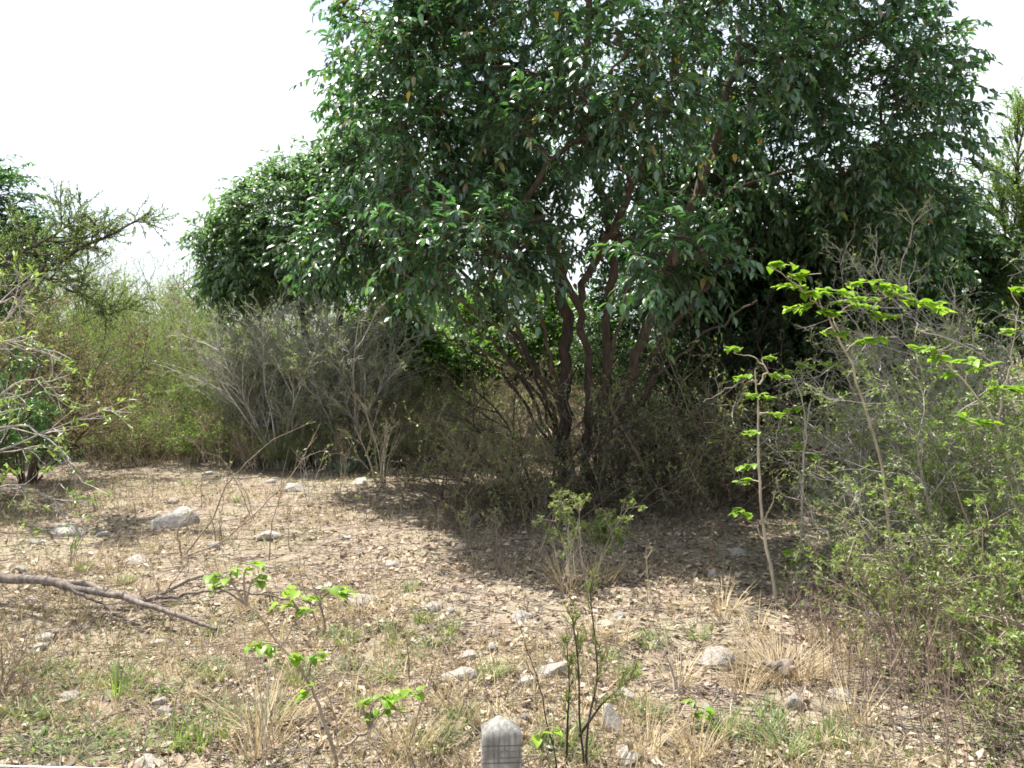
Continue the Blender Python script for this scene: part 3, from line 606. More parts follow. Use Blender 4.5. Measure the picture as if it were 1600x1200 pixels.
limb_shrub('arching_shrub', b, 'arching shrub of grey twigs with bright leaf tufts reaching in over stones', [
    [b, W(-120, 700, 6.3), W(-40, 560, 6.2), W(30, 480, 6.1), W(75, 420, 6.0)],
    [b, W(-110, 720, 6.2), W(-30, 640, 6.1), W(40, 590, 6.0), W(80, 600, 5.9)],
    [b, W(-100, 760, 6.2), W(-20, 670, 6.0), W(40, 660, 5.9), W(110, 715, 5.8)],
    [b, W(-100, 760, 6.3), W(-30, 720, 6.3), W(60, 680, 6.3), W(165, 640, 6.3)],
    [b, W(-100, 800, 6.1), W(-30, 770, 5.9), W(40, 760, 5.8), W(100, 790, 5.7)],
    [b, W(-130, 640, 6.6), W(-60, 540, 6.7), W(30, 530, 6.7), W(110, 560, 6.7)],
    [b, W(-130, 640, 6.8), W(-50, 500, 7), W(20, 460, 7.1), W(60, 500, 7.1)]], 'twig_grey', 'shrub_near', .017, 8, 3, 5, .055, .33, (.45, .22), 'small', True)
b = G(20, 1075)
shrub('dry_brush', G(-25, 1085), 'dark dry leafless brush beside the green weeds and the fallen branch', 'bush', None, stems=12, h=.5, spread=.9, k1=6, k2=5, lf=(.5, .5, .5), leaf=1, leafL=.03, tmat='twig_brown', r0=.006, base_r=.15)

# bare saplings on the left of the clearing
def bare(base, label, limbs, tmat='twig_brown', r=.009, k1=4, k2=2, leaf=0, lens=(.22, .12), lmat='shrub', L=.035):
    return limb_shrub('bare_sapling', base, label, limbs, tmat, lmat, r, k1, k2, leaf, L, .45, lens, 'small', False, .5)
b = G(285, 872)
bare(b, 'nearly bare sapling with two curved forked stems among the pale stones', [
    [b, W(330, 820, 7.2), W(352, 760, 7.1), W(375, 735, 7.0), W(420, 690, 6.9), W(475, 665, 6.8)],
    [b, W(275, 830, 7.1), W(300, 800, 7.1), W(330, 780, 7.0)], [b, W(345, 850, 7), W(400, 800, 6.8), W(460, 740, 6.6), W(500, 660, 6.4)]], leaf=1)
b = G(420, 880)
bare(b, 'slim bare reddish shoot beside the forked bare sapling', [[b, W(424, 820, 6.8), W(436, 780, 6.8), W(450, 700, 6.8)]], 'twig_redbrown', .006, 3, 0)
b = G(215, 845)
bare(b, 'thin bare reddish shoot next to a large pale stone', [[b, W(210, 800, 7.7), W(205, 760, 7.7)]], 'twig_redbrown', .006, 3, 1, 2)
SHG = 'thin bare shoots standing about the clearing'
for x, y, h, mt in [(395, 820, .75, 'twig_brown'), (345, 850, .5, 'twig_brown'), (480, 800, .6, 'twig_grey'), (310, 800, .45, 'twig_redbrown'), (235, 780, .5, 'twig_brown'), (530, 790, .7, 'twig_pale'), (640, 800, .55, 'twig_brown'), (680, 850, .5, 'twig_pale'), (455, 860, .4, 'twig_brown'), (580, 820, .4, 'twig_redbrown'),
                    (500, 990, .4, 'twig_brown'), (560, 1000, .45, 'twig_redbrown'), (660, 1080, .35, 'twig_redbrown'), (150, 800, .5, 'twig_brown'), (110, 880, .45, 'twig_brown'), (330, 1190, .35, 'twig_pale'), (640, 1190, .4, 'twig_redbrown'), (1000, 950, .5, 'twig_pale'), (1060, 1090, .35, 'twig_pale'), (1290, 960, .6, 'twig_brown'), (1030, 880, .55, 'twig_brown'), (840, 880, .5, 'twig_pale'), (780, 900, .45, 'twig_brown'), (1130, 930, .45, 'twig_brown')]:
    c = G(x, y); root = thing('bare_shoot', c, near('thin bare upright shoot', c), 'shoot', SHG); n = int(rng.integers(1, 4))
    S = grow_poly(np.array([[0, 0, -.03]] * n) + rng.normal(size=(n, 3)) * np.array([.02, .02, 0]), randdir(n) * .35 + np.array([0, 0, 1.]), h * rng.uniform(.7, 1.1, n), 8, .09, 0)
    for q in range(n): mb = MB(); mb.tubes(S[q:q + 1], taper(S[q:q + 1], .0055, .0018), 5); part('stem', mb, M[mt], root, smooth=True)
    C = children(S, 4, .35, 1, .55, .35, 5, .1, .01); twig_part([(C, taper(C, .0025, .001), 3)], M[mt], root)
    C2 = children(C, 3, .3, 1, .6, .5, 4, .1, 0); mb = MB(); scatter_leaves(mb, C2, 1, .025, .45, 'small'); twig_part([(C2, taper(C2, .0014, .0008), 3)], M[mt], root); part('foliage', mb, M['olive'], root)
b = G(415, 712)
limb_shrub('pale_sapling', b, 'slender sapling with pale grey trunk and one long dark side branch', [
    [b, W(418, 660, 14.4), W(411, 590, 14.4), W(412, 525, 14.4), W(405, 470, 14.4)], [W(408, 545, 14.4), W(370, 500, 14.2), W(310, 470, 14.1), W(268, 474, 14)], [W(310, 470, 14.1), W(290, 455, 14), W(285, 435, 14)]],
    'twig_pale', 'feather_bright', .042, 6, 4, 5, .05, .4, (.5, .25))
for o in list(bpy.data.objects):
    if o.name.startswith('pale_sapling'): o['category'] = 'sapling'

# ------------------------------------------------------------------ right side shrubs
shrub('sprawling_shrub', GY(1600, 7.0), 'large sprawling shrub of grey tangled twigs and small green leaves', 'shrub', None, stems=36, h=2.4, spread=.85, wander=.16, grav=-.012, k1=9, k2=7, k3=4, lf=(.42, .55, .5), ang=.85,
      leaf=3, leafL=.03, asp=.45, lmat='shrub', tmat='twig_grey', r0=.014, base_r=.45)
shrub('sprawling_shrub', GY(1680, 5.6), 'dense grey-twigged shrub with yellow-green leaves crowding the side of the clearing', 'shrub', None, stems=26, h=1.9, spread=1.0, wander=.14, grav=-.01, k1=9, k2=7, k3=4, lf=(.42, .5, .5), ang=.8,
      leaf=5, leafL=.029, asp=.42, lmat='shrub_near', tmat='twig_grey', r0=.013, base_r=.4)
shrub('leafy_shrub', GY(1640, 4.3), 'leafy green shrub with dark stems beside the dry reddish stalks', 'shrub', None, stems=18, h=1.15, spread=1.0, wander=.14, k1=8, k2=6, k3=3, lf=(.45, .5, .5), ang=.8,
      leaf=6, leafL=.03, asp=.38, lmat='shrub_near', tmat='twig_brown', r0=.012, base_r=.35)
shrub('twiggy_shrub', GY(1450, 5.5), 'low half-dry twiggy shrub at the foot of the sprawling shrub', 'shrub', None, stems=22, h=.95, spread=.85, wander=.14, k1=8, k2=6, k3=3, lf=(.5, .5, .5), ang=.8, leaf=2, leafL=.03, asp=.42, lmat='shrub', tmat='twig_grey', r0=.009, base_r=.3)
shrub('twiggy_shrub', GY(1530, 4.2), 'low dry twiggy shrub in front of the leafy green shrub', 'shrub', None, stems=24, h=.8, spread=.9, wander=.14, k1=8, k2=6, k3=2, lf=(.5, .5, .5), ang=.8, leaf=2, leafL=.028, asp=.42, lmat='shrub', tmat='twig_brown', r0=.008, base_r=.3)

def lime_branch(base, label, limbs, tufts, r=.012, L=.068, name='lime_sapling', tmat='twig_pale', nleaf=14, spread=.16):
    """sapling whose flat leaf sprays are built leaf by leaf; tufts = (px, py, Y, length m, direction)"""
    root = thing(name, base, label, 'sapling'); tw = []
    allp = []
    for pts in limbs:
        pts = np.array(pts, float) - base; n = len(pts); u = np.linspace(0, n - 1, 18); i = np.minimum(u.astype(int), n - 2); f = (u - i)[:, None]
        P = pts[i] * (1 - f) + pts[i + 1] * f; P[1:-1] = (P[:-2] + 2 * P[1:-1] + P[2:]) / 4; P[1:] += rng.normal(size=P[1:].shape) * .006
        rr = r if np.linalg.norm(pts[0]) < .2 else r * .5
        mb = MB(); mb.tubes(P, np.linspace(rr, rr * .25, 18), 6); part('stem', mb, M[tmat], root, smooth=True); allp.append(P)
    A = np.concatenate(allp)
    LP = []; LD = []; LN = []
    for (x, y, Y, ln, dx) in tufts:
        c = W(x, y, Y) - base; k = np.argmin(np.linalg.norm(A - c, axis=1) + .3 * np.maximum(0, A[:, 2] - c[2])); a = A[k]
        d = nrm(np.array([dx, rng.uniform(-.5, .5), rng.uniform(-.1, .12)])); e = c + d * ln * .5; s = c - d * ln * .5
        f = np.linspace(0, 1, 9)[:, None]
        P = (1 - f) ** 3 * a + 3 * f * (1 - f) ** 2 * (a + (s - a) * .6) + 3 * f ** 2 * (1 - f) * s + f ** 3 * e; P[:, 2] += np.sin(f[:, 0] * 3.1) * .015
        mbt = MB(); mbt.tubes(P, np.linspace(.0045, .0018, 9), 4); tw.append(part('twig', mbt, M[tmat], root))
        t = rng.uniform(.45, 1, nleaf) * 8; i = np.minimum(t.astype(int), 7); p = P[i] + (P[i + 1] - P[i]) * (t - i)[:, None]
        sgn = np.where(rng.random(nleaf) < .5, -1., 1.)[:, None]; sd = np.cross(d, np.array([0, 0, 1.]))
        LP.append(p + randdir(nleaf) * .012); LD.append(nrm(d * .5 + sgn * sd * .8 + randdir(nleaf) * .4 + np.array([0, 0, -.12]))); LN.append(nrm(np.array([0, 0, 1.]) + randdir(nleaf) * .35))
    for tw_o, P, D, N in zip(tw, LP, LD, LN):
        l = L * rng.uniform(.65, 1.2, len(P)); leaf_parts(tw_o, 'leaf', P, D, N, l, l * .75, 'heart', [M['lime']])
    return root
b = GY(1400, 5.5)
lime_branch(b, 'tall lime green sapling spreading flat leafy sprays above the sprawling shrub',
            [[b, W(1385, 750, 5.50), W(1350, 620, 5.42), W(1318, 545, 5.33), W(1285, 480, 5.25), W(1270, 450, 5.16)], [W(1318, 545, 5.33), W(1300, 500, 5.33), W(1330, 475, 5.33), W(1400, 460, 5.33)], [W(1285, 480, 5.25), W(1240, 440, 5.16), W(1200, 412, 5.07)]],
            [(1215, 415, 5.16, .25, .9), (1250, 432, 5.16, .25, .9), (1240, 450, 5.25, .3, -.9), (1270, 462, 5.16, .25, .6), (1300, 455, 5.25, .3, 1), (1350, 442, 5.33, .35, 1), (1385, 450, 5.33, .25, 1), (1400, 462, 5.42, .3, 1), (1330, 470, 5.16, .3, 1),
             (1255, 482, 5.25, .2, -.9), (1340, 480, 5.42, .25, 1), (1295, 492, 5.16, .2, .8), (1380, 500, 5.33, .25, 1), (1440, 478, 5.42, .25, 1), (1300, 525, 5.16, .2, .8), (1370, 530, 5.25, .25, 1), (1465, 485, 5.50, .2, 1)], nleaf=20)
b = GY(1620, 5.4)
lime_branch(b, 'lime green sapling with large bright leaves rising through the dense grey-twigged shrub',
            [[b, W(1600, 800, 5.2), W(1560, 660, 5.1), W(1510, 600, 5.0), W(1470, 560, 4.9)], [W(1560, 660, 5.1), W(1580, 560, 5), W(1590, 480, 5)]],
            [(1445, 545, 4.9, .16, -.9), (1470, 560, 4.9, .2, .8), (1500, 565, 5, .2, .9), (1480, 585, 4.9, .18, -.6), (1530, 575, 5, .2, .9), (1560, 610, 5, .2, .9), (1590, 450, 5, .15, .8), (1575, 520, 5, .2, .9), (1500, 660, 5, .2, .9), (1540, 665, 5, .2, .9), (1590, 610, 5, .2, 1)], L=.075, nleaf=11)
b = G(1213, 950)
lime_branch(b, 'tall thin upright sapling with small bright leaf clusters along its pale stem',
            [[b, W(1205, 880, 5.66), W(1190, 820, 5.65), W(1186, 740, 5.65), W(1184, 660, 5.65), W(1183, 600, 5.65), W(1180, 575, 5.65)], [W(1190, 820, 5.65), W(1205, 790, 5.6), W(1212, 765, 5.6)], [W(1194, 850, 5.65), W(1180, 820, 5.7), W(1160, 805, 5.7), W(1145, 815, 5.7)],
             [W(1183, 600, 5.65), W(1200, 580, 5.6), W(1180, 560, 5.55), W(1145, 548, 5.5)], [W(1184, 595, 5.65), W(1150, 600, 5.6), W(1100, 628, 5.6)]],
            [(1150, 548, 5.5, .16, -1), (1165, 590, 5.6, .12, -1), (1175, 618, 5.65, .1, -1), (1195, 622, 5.65, .1, 1), (1175, 680, 5.65, .1, -1), (1165, 730, 5.65, .12, -.8), (1160, 755, 5.7, .12, -.8), (1165, 808, 5.7, .14, -1), (1155, 800, 5.7, .1, -.6), (1200, 560, 5.6, .12, .6), (1212, 590, 5.6, .1, 1), (1215, 650, 5.7, .1, 1)],
            r=.014, L=.058, nleaf=11, name='thin_sapling')
b = G(1245, 925)
lime_branch(b, 'thin vine-like sapling with drooping leaves next to the tall upright sapling',
            [[b, W(1250, 860, 6), W(1254, 760, 6), W(1258, 680, 6), W(1255, 620, 6), W(1235, 580, 6)], [W(1254, 745, 6), W(1225, 720, 6), W(1210, 690, 5.95), W(1225, 645, 5.9)], [W(1256, 740, 6), W(1290, 752, 5.9), W(1335, 750, 5.8)], [W(1258, 700, 6), W(1262, 640, 6), W(1290, 600, 6), W(1300, 560, 6)]],
            [(1235, 585, 6, .14, -1), (1260, 570, 6, .14, .8), (1240, 640, 6, .12, -.8), (1238, 670, 6, .12, -.6), (1270, 715, 6, .1, .8), (1250, 700, 6, .08, -.8), (1240, 865, 6, .12, -.9), (1270, 870, 6, .14, .9), (1245, 880, 6, .12, -.5), (1275, 620, 6, .12, .8), (1295, 570, 6, .12, .7)],
            r=.012, L=.058, nleaf=11, name='thin_sapling', tmat='twig_grey')

# ------------------------------------------------------------------ foreground plants
b = GY(528, 3.35)
lime_branch(b, 'foreground sapling with dark bent stems and heart-shaped bright green leaves',
            [[b, W(505, 1120, 3.35), W(490, 1080, 3.35), W(468, 1040, 3.3), W(438, 1010, 3.3), W(415, 975, 3.25), W(388, 945, 3.2)], [W(472, 1055, 3.3), W(500, 1062, 3.3), W(518, 1100, 3.32), W(530, 1160, 3.34), b + np.array([.02, 0, 0])],
             [W(530, 1180, 3.34), W(560, 1150, 3.3), W(580, 1140, 3.25)], [W(438, 1010, 3.3), W(470, 960, 3.3), W(500, 935, 3.3)]],
            [(335, 902, 3.2, .08, -1), (362, 893, 3.2, .09, .8), (392, 884, 3.2, .08, 1), (405, 905, 3.2, .06, 1), (335, 922, 3.2, .06, -.5), (455, 925, 3.3, .1, 1), (480, 940, 3.3, .1, .5), (515, 925, 3.3, .1, 1), (535, 932, 3.3, .1, 1), (440, 948, 3.3, .06, -1), (475, 958, 3.3, .07, 1),
             (400, 1012, 3.3, .07, -1), (418, 1018, 3.3, .06, .8), (465, 1032, 3.3, .08, .8), (500, 1025, 3.3, .07, 1), (480, 1084, 3.3, .04, -1), (575, 1100, 3.3, .1, .5), (600, 1090, 3.3, .1, 1), (620, 1085, 3.3, .08, 1), (645, 1082, 3.3, .1, 1), (580, 1120, 3.3, .06, -.5), (615, 1110, 3.3, .08, .7)],
            r=.008, L=.05, nleaf=7, name='heart_leaved_sapling', tmat='twig_brown')
b = GY(840, 2.6)
lime_branch(b, 'low seedling with three round bright leaves next to the fence post', [[b, W(842, 1220, 2.6), W(845, 1170, 2.6)]], [(835, 1160, 2.6, .05, -1), (862, 1140, 2.6, .05, 1), (850, 1150, 2.6, .04, .3)], r=.004, L=.04, nleaf=2, name='seedling', tmat='stem_green')
b = G(1085, 1135)
lime_branch(b, 'low seedling with rounded bright leaves on the dry grass', [[b, W(1085, 1120, 3.8), W(1090, 1105, 3.8)]], [(1080, 1100, 3.8, .05, -1), (1098, 1110, 3.8, .06, 1), (1105, 1120, 3.8, .05, 1), (1090, 1120, 3.8, .04, .3)], r=.004, L=.05, nleaf=3, name='seedling', tmat='stem_green')

def feathery_sapling():
    b = GY(915, 3.4)
    root = thing('feathery_sapling', b, 'slender sapling with dark stems and fine feathery needle-like leaves', 'sapling')
    limbs = [[b, W(918, 1130, 3.4), W(935, 1060, 3.4), W(930, 1000, 3.4), W(922, 930, 3.4), W(925, 905, 3.4)], [b, W(905, 1130, 3.38), W(905, 1050, 3.36), W(898, 990, 3.35), W(893, 955, 3.35)],
             [GY(885, 3.42), W(887, 1120, 3.4), W(890, 1080, 3.4), W(886, 1010, 3.4)], [W(905, 1150, 3.38), W(940, 1100, 3.3), W(985, 1060, 3.25)]]
    lv = MB()
    for pts in limbs:
        pts = np.array(pts) - b; n = len(pts); u = np.linspace(0, n - 1, 16); i = np.minimum(u.astype(int), n - 2); f = (u - i)[:, None]
        P = pts[i] * (1 - f) + pts[i + 1] * f; P[1:-1] = (P[:-2] + 2 * P[1:-1] + P[2:]) / 4
        mb = MB(); mb.tubes(P, np.linspace(.006, .002, 16), 6); part('stem', mb, M['bark_dark'], root, smooth=True)
        C = children(P[None], 14, .3, 1, .5, 1, 5, .1, .02, .11, .2)
        twig_part([(C, taper(C, .002, .001), 3)], M['stem_green'], root)
        S, T = along(C, 16, .1); D = nrm(T + randdir(len(S)) * .7 + np.array([0, 0, .3])); lv.leaves(S, D, randdir(len(S)), .028 * rng.uniform(.6, 1.2, len(S)), .003, 'small')
    part('foliage', lv, M['shrub'], root)
feathery_sapling()
b = GY(885, 3.0)
bare(b, 'single thin dark leaning twig before the fence post', [[GY(880, 3.2), W(840, 1060, 3.3), W(805, 960, 3.3)]], 'bark_dark', .004, 2, 0)

# fallen branch
def fallen_branch():
    b = G(120, 935)
    root = thing('fallen_branch', b, 'weathered grey forked branch lying on the leaf litter', 'branch')
    limbs = [([W(-60, 895, 5.91), W(10, 903, 5.86), W(70, 908, 5.77), W(120, 920, 5.67), W(190, 930, 5.58), W(250, 953, 5.35), W(340, 985, 5.20)], .042, .012),
             ([W(70, 908, 5.77), W(130, 912, 5.86), W(190, 933, 5.77), W(240, 938, 5.77), W(290, 905, 5.86), W(360, 893, 5.86)], .032, .007), ([W(110, 920, 5.67), W(160, 945, 5.53), W(190, 965, 5.39), W(205, 985, 5.30)], .014, .005),
             ([W(230, 938, 5.58), W(300, 925, 5.58), W(370, 922, 5.49), W(450, 938, 5.70)], .013, .004), ([W(190, 968, 5.70), W(220, 950, 5.70), W(260, 925, 5.35)], .008, .003)]
    tw = []
    for pts, r0, r1 in limbs:
        pts = np.array(pts) - b; n = len(pts); u = np.linspace(0, n - 1, 22); i = np.minimum(u.astype(int), n - 2); f = (u - i)[:, None]
        P = pts[i] * (1 - f) + pts[i + 1] * f; P[1:-1] = (P[:-2] + 2 * P[1:-1] + P[2:]) / 4; P += rng.normal(size=P.shape) * .006
        mb = MB(); mb.tubes(P, np.linspace(r0, r1, 22) * rng.uniform(.88, 1.12, 22), 8); lo = part('limb', mb, M['branch_grey'], root, smooth=True)
        C = children(P[None], 6, .4, 1, .6, 1, 6, .15, -.04, .3); twig_part([(C, taper(C, .005, .002), 4)], M['branch_grey'], lo)
fallen_branch()

# fence post and wire
def fence():
    Y = 1.92; w = .045; xc = (783 - 800) / FPX * Y; zt = CAM_H + (HOR - 1140) / FPX * Y; b = np.array([xc, Y, float(gz(xc, Y))])
    m, t, out = new_mat('weathered_post_wood')
    tc = t.nodes.new('ShaderNodeTexCoord'); mp = t.nodes.new('ShaderNodeMapping'); mp.inputs['Scale'].default_value = (1, 1, .12)
    n = t.nodes.new('ShaderNodeTexNoise'); n.inputs['Scale'].default_value = 130; n.inputs['Detail'].default_value = 6
    n2 = t.nodes.new('ShaderNodeTexNoise'); n2.inputs['Scale'].default_value = 22; n2.inputs['Detail'].default_value = 4
    t.links.new(tc.outputs['Object'], mp.inputs[0]); t.links.new(mp.outputs[0], n.inputs['Vector']); t.links.new(tc.outputs['Object'], n2.inputs['Vector'])
    r = ramp(t, [(.3, (.13, .125, .115)), (.55, (.25, .24, .225)), (.75, (.34, .33, .31))]); t.links.new(n.outputs['Fac'], r.inputs[0])
    r2 = ramp(t, [(.4, (.7, .7, .68)), (.6, (1.1, 1.1, 1.08))]); t.links.new(n2.outputs['Fac'], r2.inputs[0])
    mu = t.nodes.new('ShaderNodeMixRGB'); mu.blend_type = 'MULTIPLY'; mu.inputs[0].default_value = 1; t.links.new(r.outputs[0], mu.inputs[1]); t.links.new(r2.outputs[0], mu.inputs[2])
    bs = t.nodes.new('ShaderNodeBsdfPrincipled'); bs.inputs['Roughness'].default_value = .9; bs.inputs['Specular IOR Level'].default_value = .2
    bp = t.nodes.new('ShaderNodeBump'); bp.inputs['Strength'].default_value = .5; bp.inputs['Distance'].default_value = .004; t.links.new(n.outputs['Fac'], bp.inputs['Height']); t.links.new(bp.outputs[0], bs.inputs['Normal'])
    t.links.new(mu.outputs[0], bs.inputs['Base Color']); t.links.new(bs.outputs[0], out.inputs[0])
    root = thing('fence_post', b, 'weathered grey square wooden fence post with shallow pointed top', 'post')
    root.rotation_euler = (0, 0, math.radians(6))
    h = zt - b[2]; mb = MB(); V = []; lv = [-.15, h * .3, h * .6, h - .045, h - .035, h - .03, h - .018, h]
    for k, z in enumerate(lv):
        ww = w - (.0022 if k in (4,) else 0); wd = .027
        ch = .002
        for sx, sy in ((-1, -1), (1, -1), (1, 1), (-1, 1)):
            jx, jy = rng.normal(size=2) * .0006
            for e in ((sx * (ww - ch), sy * wd), (sx * ww, sy * (wd - ch))) if sx * sy < 0 else ((sx * ww, sy * (wd - ch)), (sx * (ww - ch), sy * wd)):
                V.append((e[0] + jx, e[1] + jy, z))
    order = [0, 1, 2, 3, 4, 5, 6, 7]; n8 = 8; Q = []
    for k in range(len(lv) - 1):
        for j in range(8): Q.append([k * 8 + j, k * 8 + (j + 1) % 8, (k + 1) * 8 + (j + 1) % 8, (k + 1) * 8 + j])
    top = len(V); V.append((-.006, .002, h + .033)); T = [[(len(lv) - 1) * 8 + j, (len(lv) - 1) * 8 + (j + 1) % 8, top] for j in range(8)]
    mb._add(V, Q, T, np.full(len(V), .5)); part('shaft', mb, m, root)
    # three shallow saw grooves across the face, wrapped by fence wire
    gm = barkmat('post_groove', (.14, .13, .12), (.22, .21, .2)); 
    for dz in (.024, .037, .052, .063):
        g = MB(); ww = w + .0006
        wd = .0276; P = np.array([(-ww, -wd, h - dz), (ww, -wd, h - dz - .002), (ww, wd, h - dz), (-ww, wd, h - dz + .002), (-ww, -wd, h - dz)]); g.tubes(P, np.full(5, .0011), 5); part('wire_wrap', g, gm, root)
    mw, t, out = new_mat('galvanised_wire'); bs = t.nodes.new('ShaderNodeBsdfPrincipled'); bs.inputs['Base Color'].default_value = (.62, .63, .65, 1); bs.inputs['Metallic'].default_value = .85; bs.inputs['Roughness'].default_value = .42; t.links.new(bs.outputs[0], out.inputs[0])
    p0 = W(-1400, 1150, Y - .034); p1 = W(783, 1217, Y - .034); p2 = W(3200, 1190, Y - .034); P = []
    for f in np.linspace(0, 1, 30): P.append(p0 + (p1 - p0) * f + np.array([0, 0, -.006 * 4 * f * (1 - f)]))
    for f in np.linspace(0, 1, 24)[1:]: P.append(p1 + (p2 - p1) * f + np.array([0, 0, -.05 * 4 * f * (1 - f)]))
    P = np.array(P); mb = MB(); mb.tubes(P - b, np.full(len(P), .0021), 6); o = link('fence_wire', mb.mesh('fence_wire', mw, True), None, b)
    tag(o, 'thin shiny galvanised wire strung from the grey fence post', 'wire')
fence()

# ------------------------------------------------------------------ stones
def stone_mat(name, c1, c2, c3):
    m, t, out = new_mat(name); tc = t.nodes.new('ShaderNodeTexCoord')
    n = t.nodes.new('ShaderNodeTexNoise'); n.inputs['Scale'].default_value = 5; n.inputs['Detail'].default_value = 8; n.inputs['Roughness'].default_value = .7; t.links.new(tc.outputs['Object'], n.inputs['Vector'])
    r = ramp(t, [(.3, c1), (.5, c2), (.7, c3)]); t.links.new(n.outputs['Fac'], r.inputs[0])
    b = t.nodes.new('ShaderNodeBsdfPrincipled'); b.inputs['Roughness'].default_value = .9; b.inputs['Specular IOR Level'].default_value = .25; t.links.new(r.outputs[0], b.inputs['Base Color'])
    bp = t.nodes.new('ShaderNodeBump'); bp.inputs['Strength'].default_value = .6; bp.inputs['Distance'].default_value = .05; t.links.new(n.outputs['Fac'], bp.inputs['Height']); t.links.new(bp.outputs[0], b.inputs['Normal'])
    t.links.new(b.outputs[0], out.inputs[0]); return m
SM = [stone_mat('grey_stone', (.21, .185, .16), (.34, .31, .275), (.47, .44, .40)), stone_mat('pale_stone', (.31, .275, .235), (.50, .465, .42), (.65, .62, .58)), stone_mat('pinkish_stone', (.26, .20, .17), (.38, .30, .25), (.50, .42, .36))]
import bmesh
def stone_mesh(i):
    bm = bmesh.new(); bmesh.ops.create_icosphere(bm, subdivisions=3, radius=1)
    pl = randdir(14); off = rng.uniform(.45, .85, 14)
    for v in bm.verts:
        p = np.array(v.co)
        for q, o in zip(pl, off):
            d = p @ q
            if d > o: p = p - q * (d - o) * .97
        p = p * (1 + .05 * math.sin(p[0] * 7 + i) * math.cos(p[1] * 6 + 2 * i))
        v.co = p
    me = bpy.data.meshes.new('stone'); bm.to_mesh(me); bm.free(); return me
smeshes = []
for i in range(8):
    for k in range(3):
        if k == 0: base_me = stone_mesh(i); me = base_me
        else: me = base_me.copy()
        me.materials.append(SM[k]); smeshes.append(me)
def stone(px, py, wpx, hpx, mat, label, group=None, flat=None):
    """stone whose visible top rises hpx above its foot at (px, py)"""
    wpx *= 1.15; hpx *= 1.1; c = G(px, py); s = c[1] / FPX; o = link('stone', smeshes[int(rng.integers(8)) * 3 + mat]); hz = max(hpx * s * .85, .02)
    d = wpx * s / 2 * rng.uniform(.75, 1.0)
    o.scale = (wpx * s / 2, d, hz); o.location = (c[0], c[1] + d * .6, c[2] + hz * .12); o.rotation_euler = (rng.normal() * .12, rng.normal() * .12, rng.uniform(-.5, .5))
    tag(o, near(label, c) if group else label, 'stone', group); return o
stone(262, 828, 70, 32, 1, 'large pale angular stone standing among dry litter behind the forked bare sapling')
stone(420, 845, 44, 14, 1, 'flat pale stone sunk in the litter beside the slim reddish shoot')
stone(612, 885, 38, 10, 1, 'flat whitish stone alone on bare pink soil near the edge of the shade')
stone(1120, 1044, 64, 28, 0, 'grey angular boulder beside the dry grass tuft and dead stump')
stone(815, 975, 36, 15, 0, 'rounded grey stone resting on bare pinkish soil')
stone(955, 1152, 40, 48, 1, 'upright pale rough stone behind the feathery sapling')
stone(728, 1045, 32, 14, 1, 'pale slanted oval stone on pinkish soil')
stone(768, 1032, 26, 13, 1, 'small white lumpy stone beside the slanted oval stone')
stone(715, 1082, 56, 16, 0, 'broad flat grey stone half buried before the oval stone')
stone(822, 1092, 34, 16, 0, 'dark grey flat stone lying by a short dead stick')
stone(676, 968, 28, 12, 2, 'small brownish stone at the margin of leaf litter')
stone(978, 1100, 34, 20, 0, 'grey slab stone next to the upright pale stone')
stone(455, 775, 48, 14, 1, 'pale flat boulder by the slender far stones')
stone(208, 880, 46, 13, 1, 'flat pale stone behind the fallen branch')
stone(100, 835, 52, 20, 0, 'grey weathered boulder below the arching shrub')
stone(225, 1196, 66, 12, 1, 'flat pale slab behind the fence wire')
stone(975, 1195, 62, 12, 1, 'flat pale slab behind the fence post seedling')
stone(1250, 1122, 32, 24, 0, 'grey upright stone between dry reddish stalks')
stone(1165, 990, 28, 16, 0, 'grey stone in dry brown grass behind the angular boulder')
stone(1110, 1118, 0 + 24, 14, 1, 'small pale stone by the low rounded seedling')
SG = 'small stones scattered over the clearing'
for x, y, w, h, m in [(52, 852, 18, 9, 1), (155, 838, 24, 10, 0), (60, 990, 34, 12, 0), (55, 1007, 26, 12, 1), (240, 998, 30, 10, 0), (45, 935, 22, 8, 1), (30, 895, 26, 10, 1), (245, 1095, 0 + 24, 12, 0), (105, 1090, 34, 14, 0), (165, 1085, 30, 16, 1),
                      (255, 1112, 24, 14, 0), (330, 862, 26, 14, 0), (270, 790, 20, 9, 1), (350, 712, 20, 9, 1), (463, 722, 26, 12, 1), (440, 735, 18, 7, 1), (560, 764, 32, 11, 0), (575, 806, 26, 7, 0), (540, 845, 18, 8, 2), (700, 968, 22, 8, 1),
                      (790, 1020, 18, 7, 2), (775, 1005, 20, 8, 1), (862, 1075, 46, 22, 2), (965, 968, 22, 9, 1), (1030, 1008, 24, 9, 0), (945, 985, 32, 10, 0), (1180, 1160, 26, 12, 0), (1045, 1168, 22, 12, 1), (690, 905, 14, 6, 2), (820, 1150, 18, 10, 1),
                      (640, 1150, 20, 10, 2), (600, 1160, 24, 12, 2), (585, 1180, 22, 12, 2), (655, 1170, 20, 12, 0), (1320, 1100, 40, 18, 0), (1265, 960, 44, 14, 0), (1360, 970, 30, 12, 0), (1115, 908, 24, 14, 0), (1270, 820, 30, 10, 0), (500, 930, 30, 8, 0), (560, 955, 60, 9, 0), (390, 1060, 18, 8, 1), (1180, 1195, 22, 8, 1), (870, 1015, 20, 8, 1), (740, 812, 26, 14, 0), (1155, 870, 30, 14, 0), (420, 760, 18, 7, 1), (190, 862, 16, 6, 1), (320, 745, 22, 8, 0), (480, 745, 16, 6, 1)]:
    stone(x, y, w, h, m, 'small weathered stone lying among dead leaves', SG)
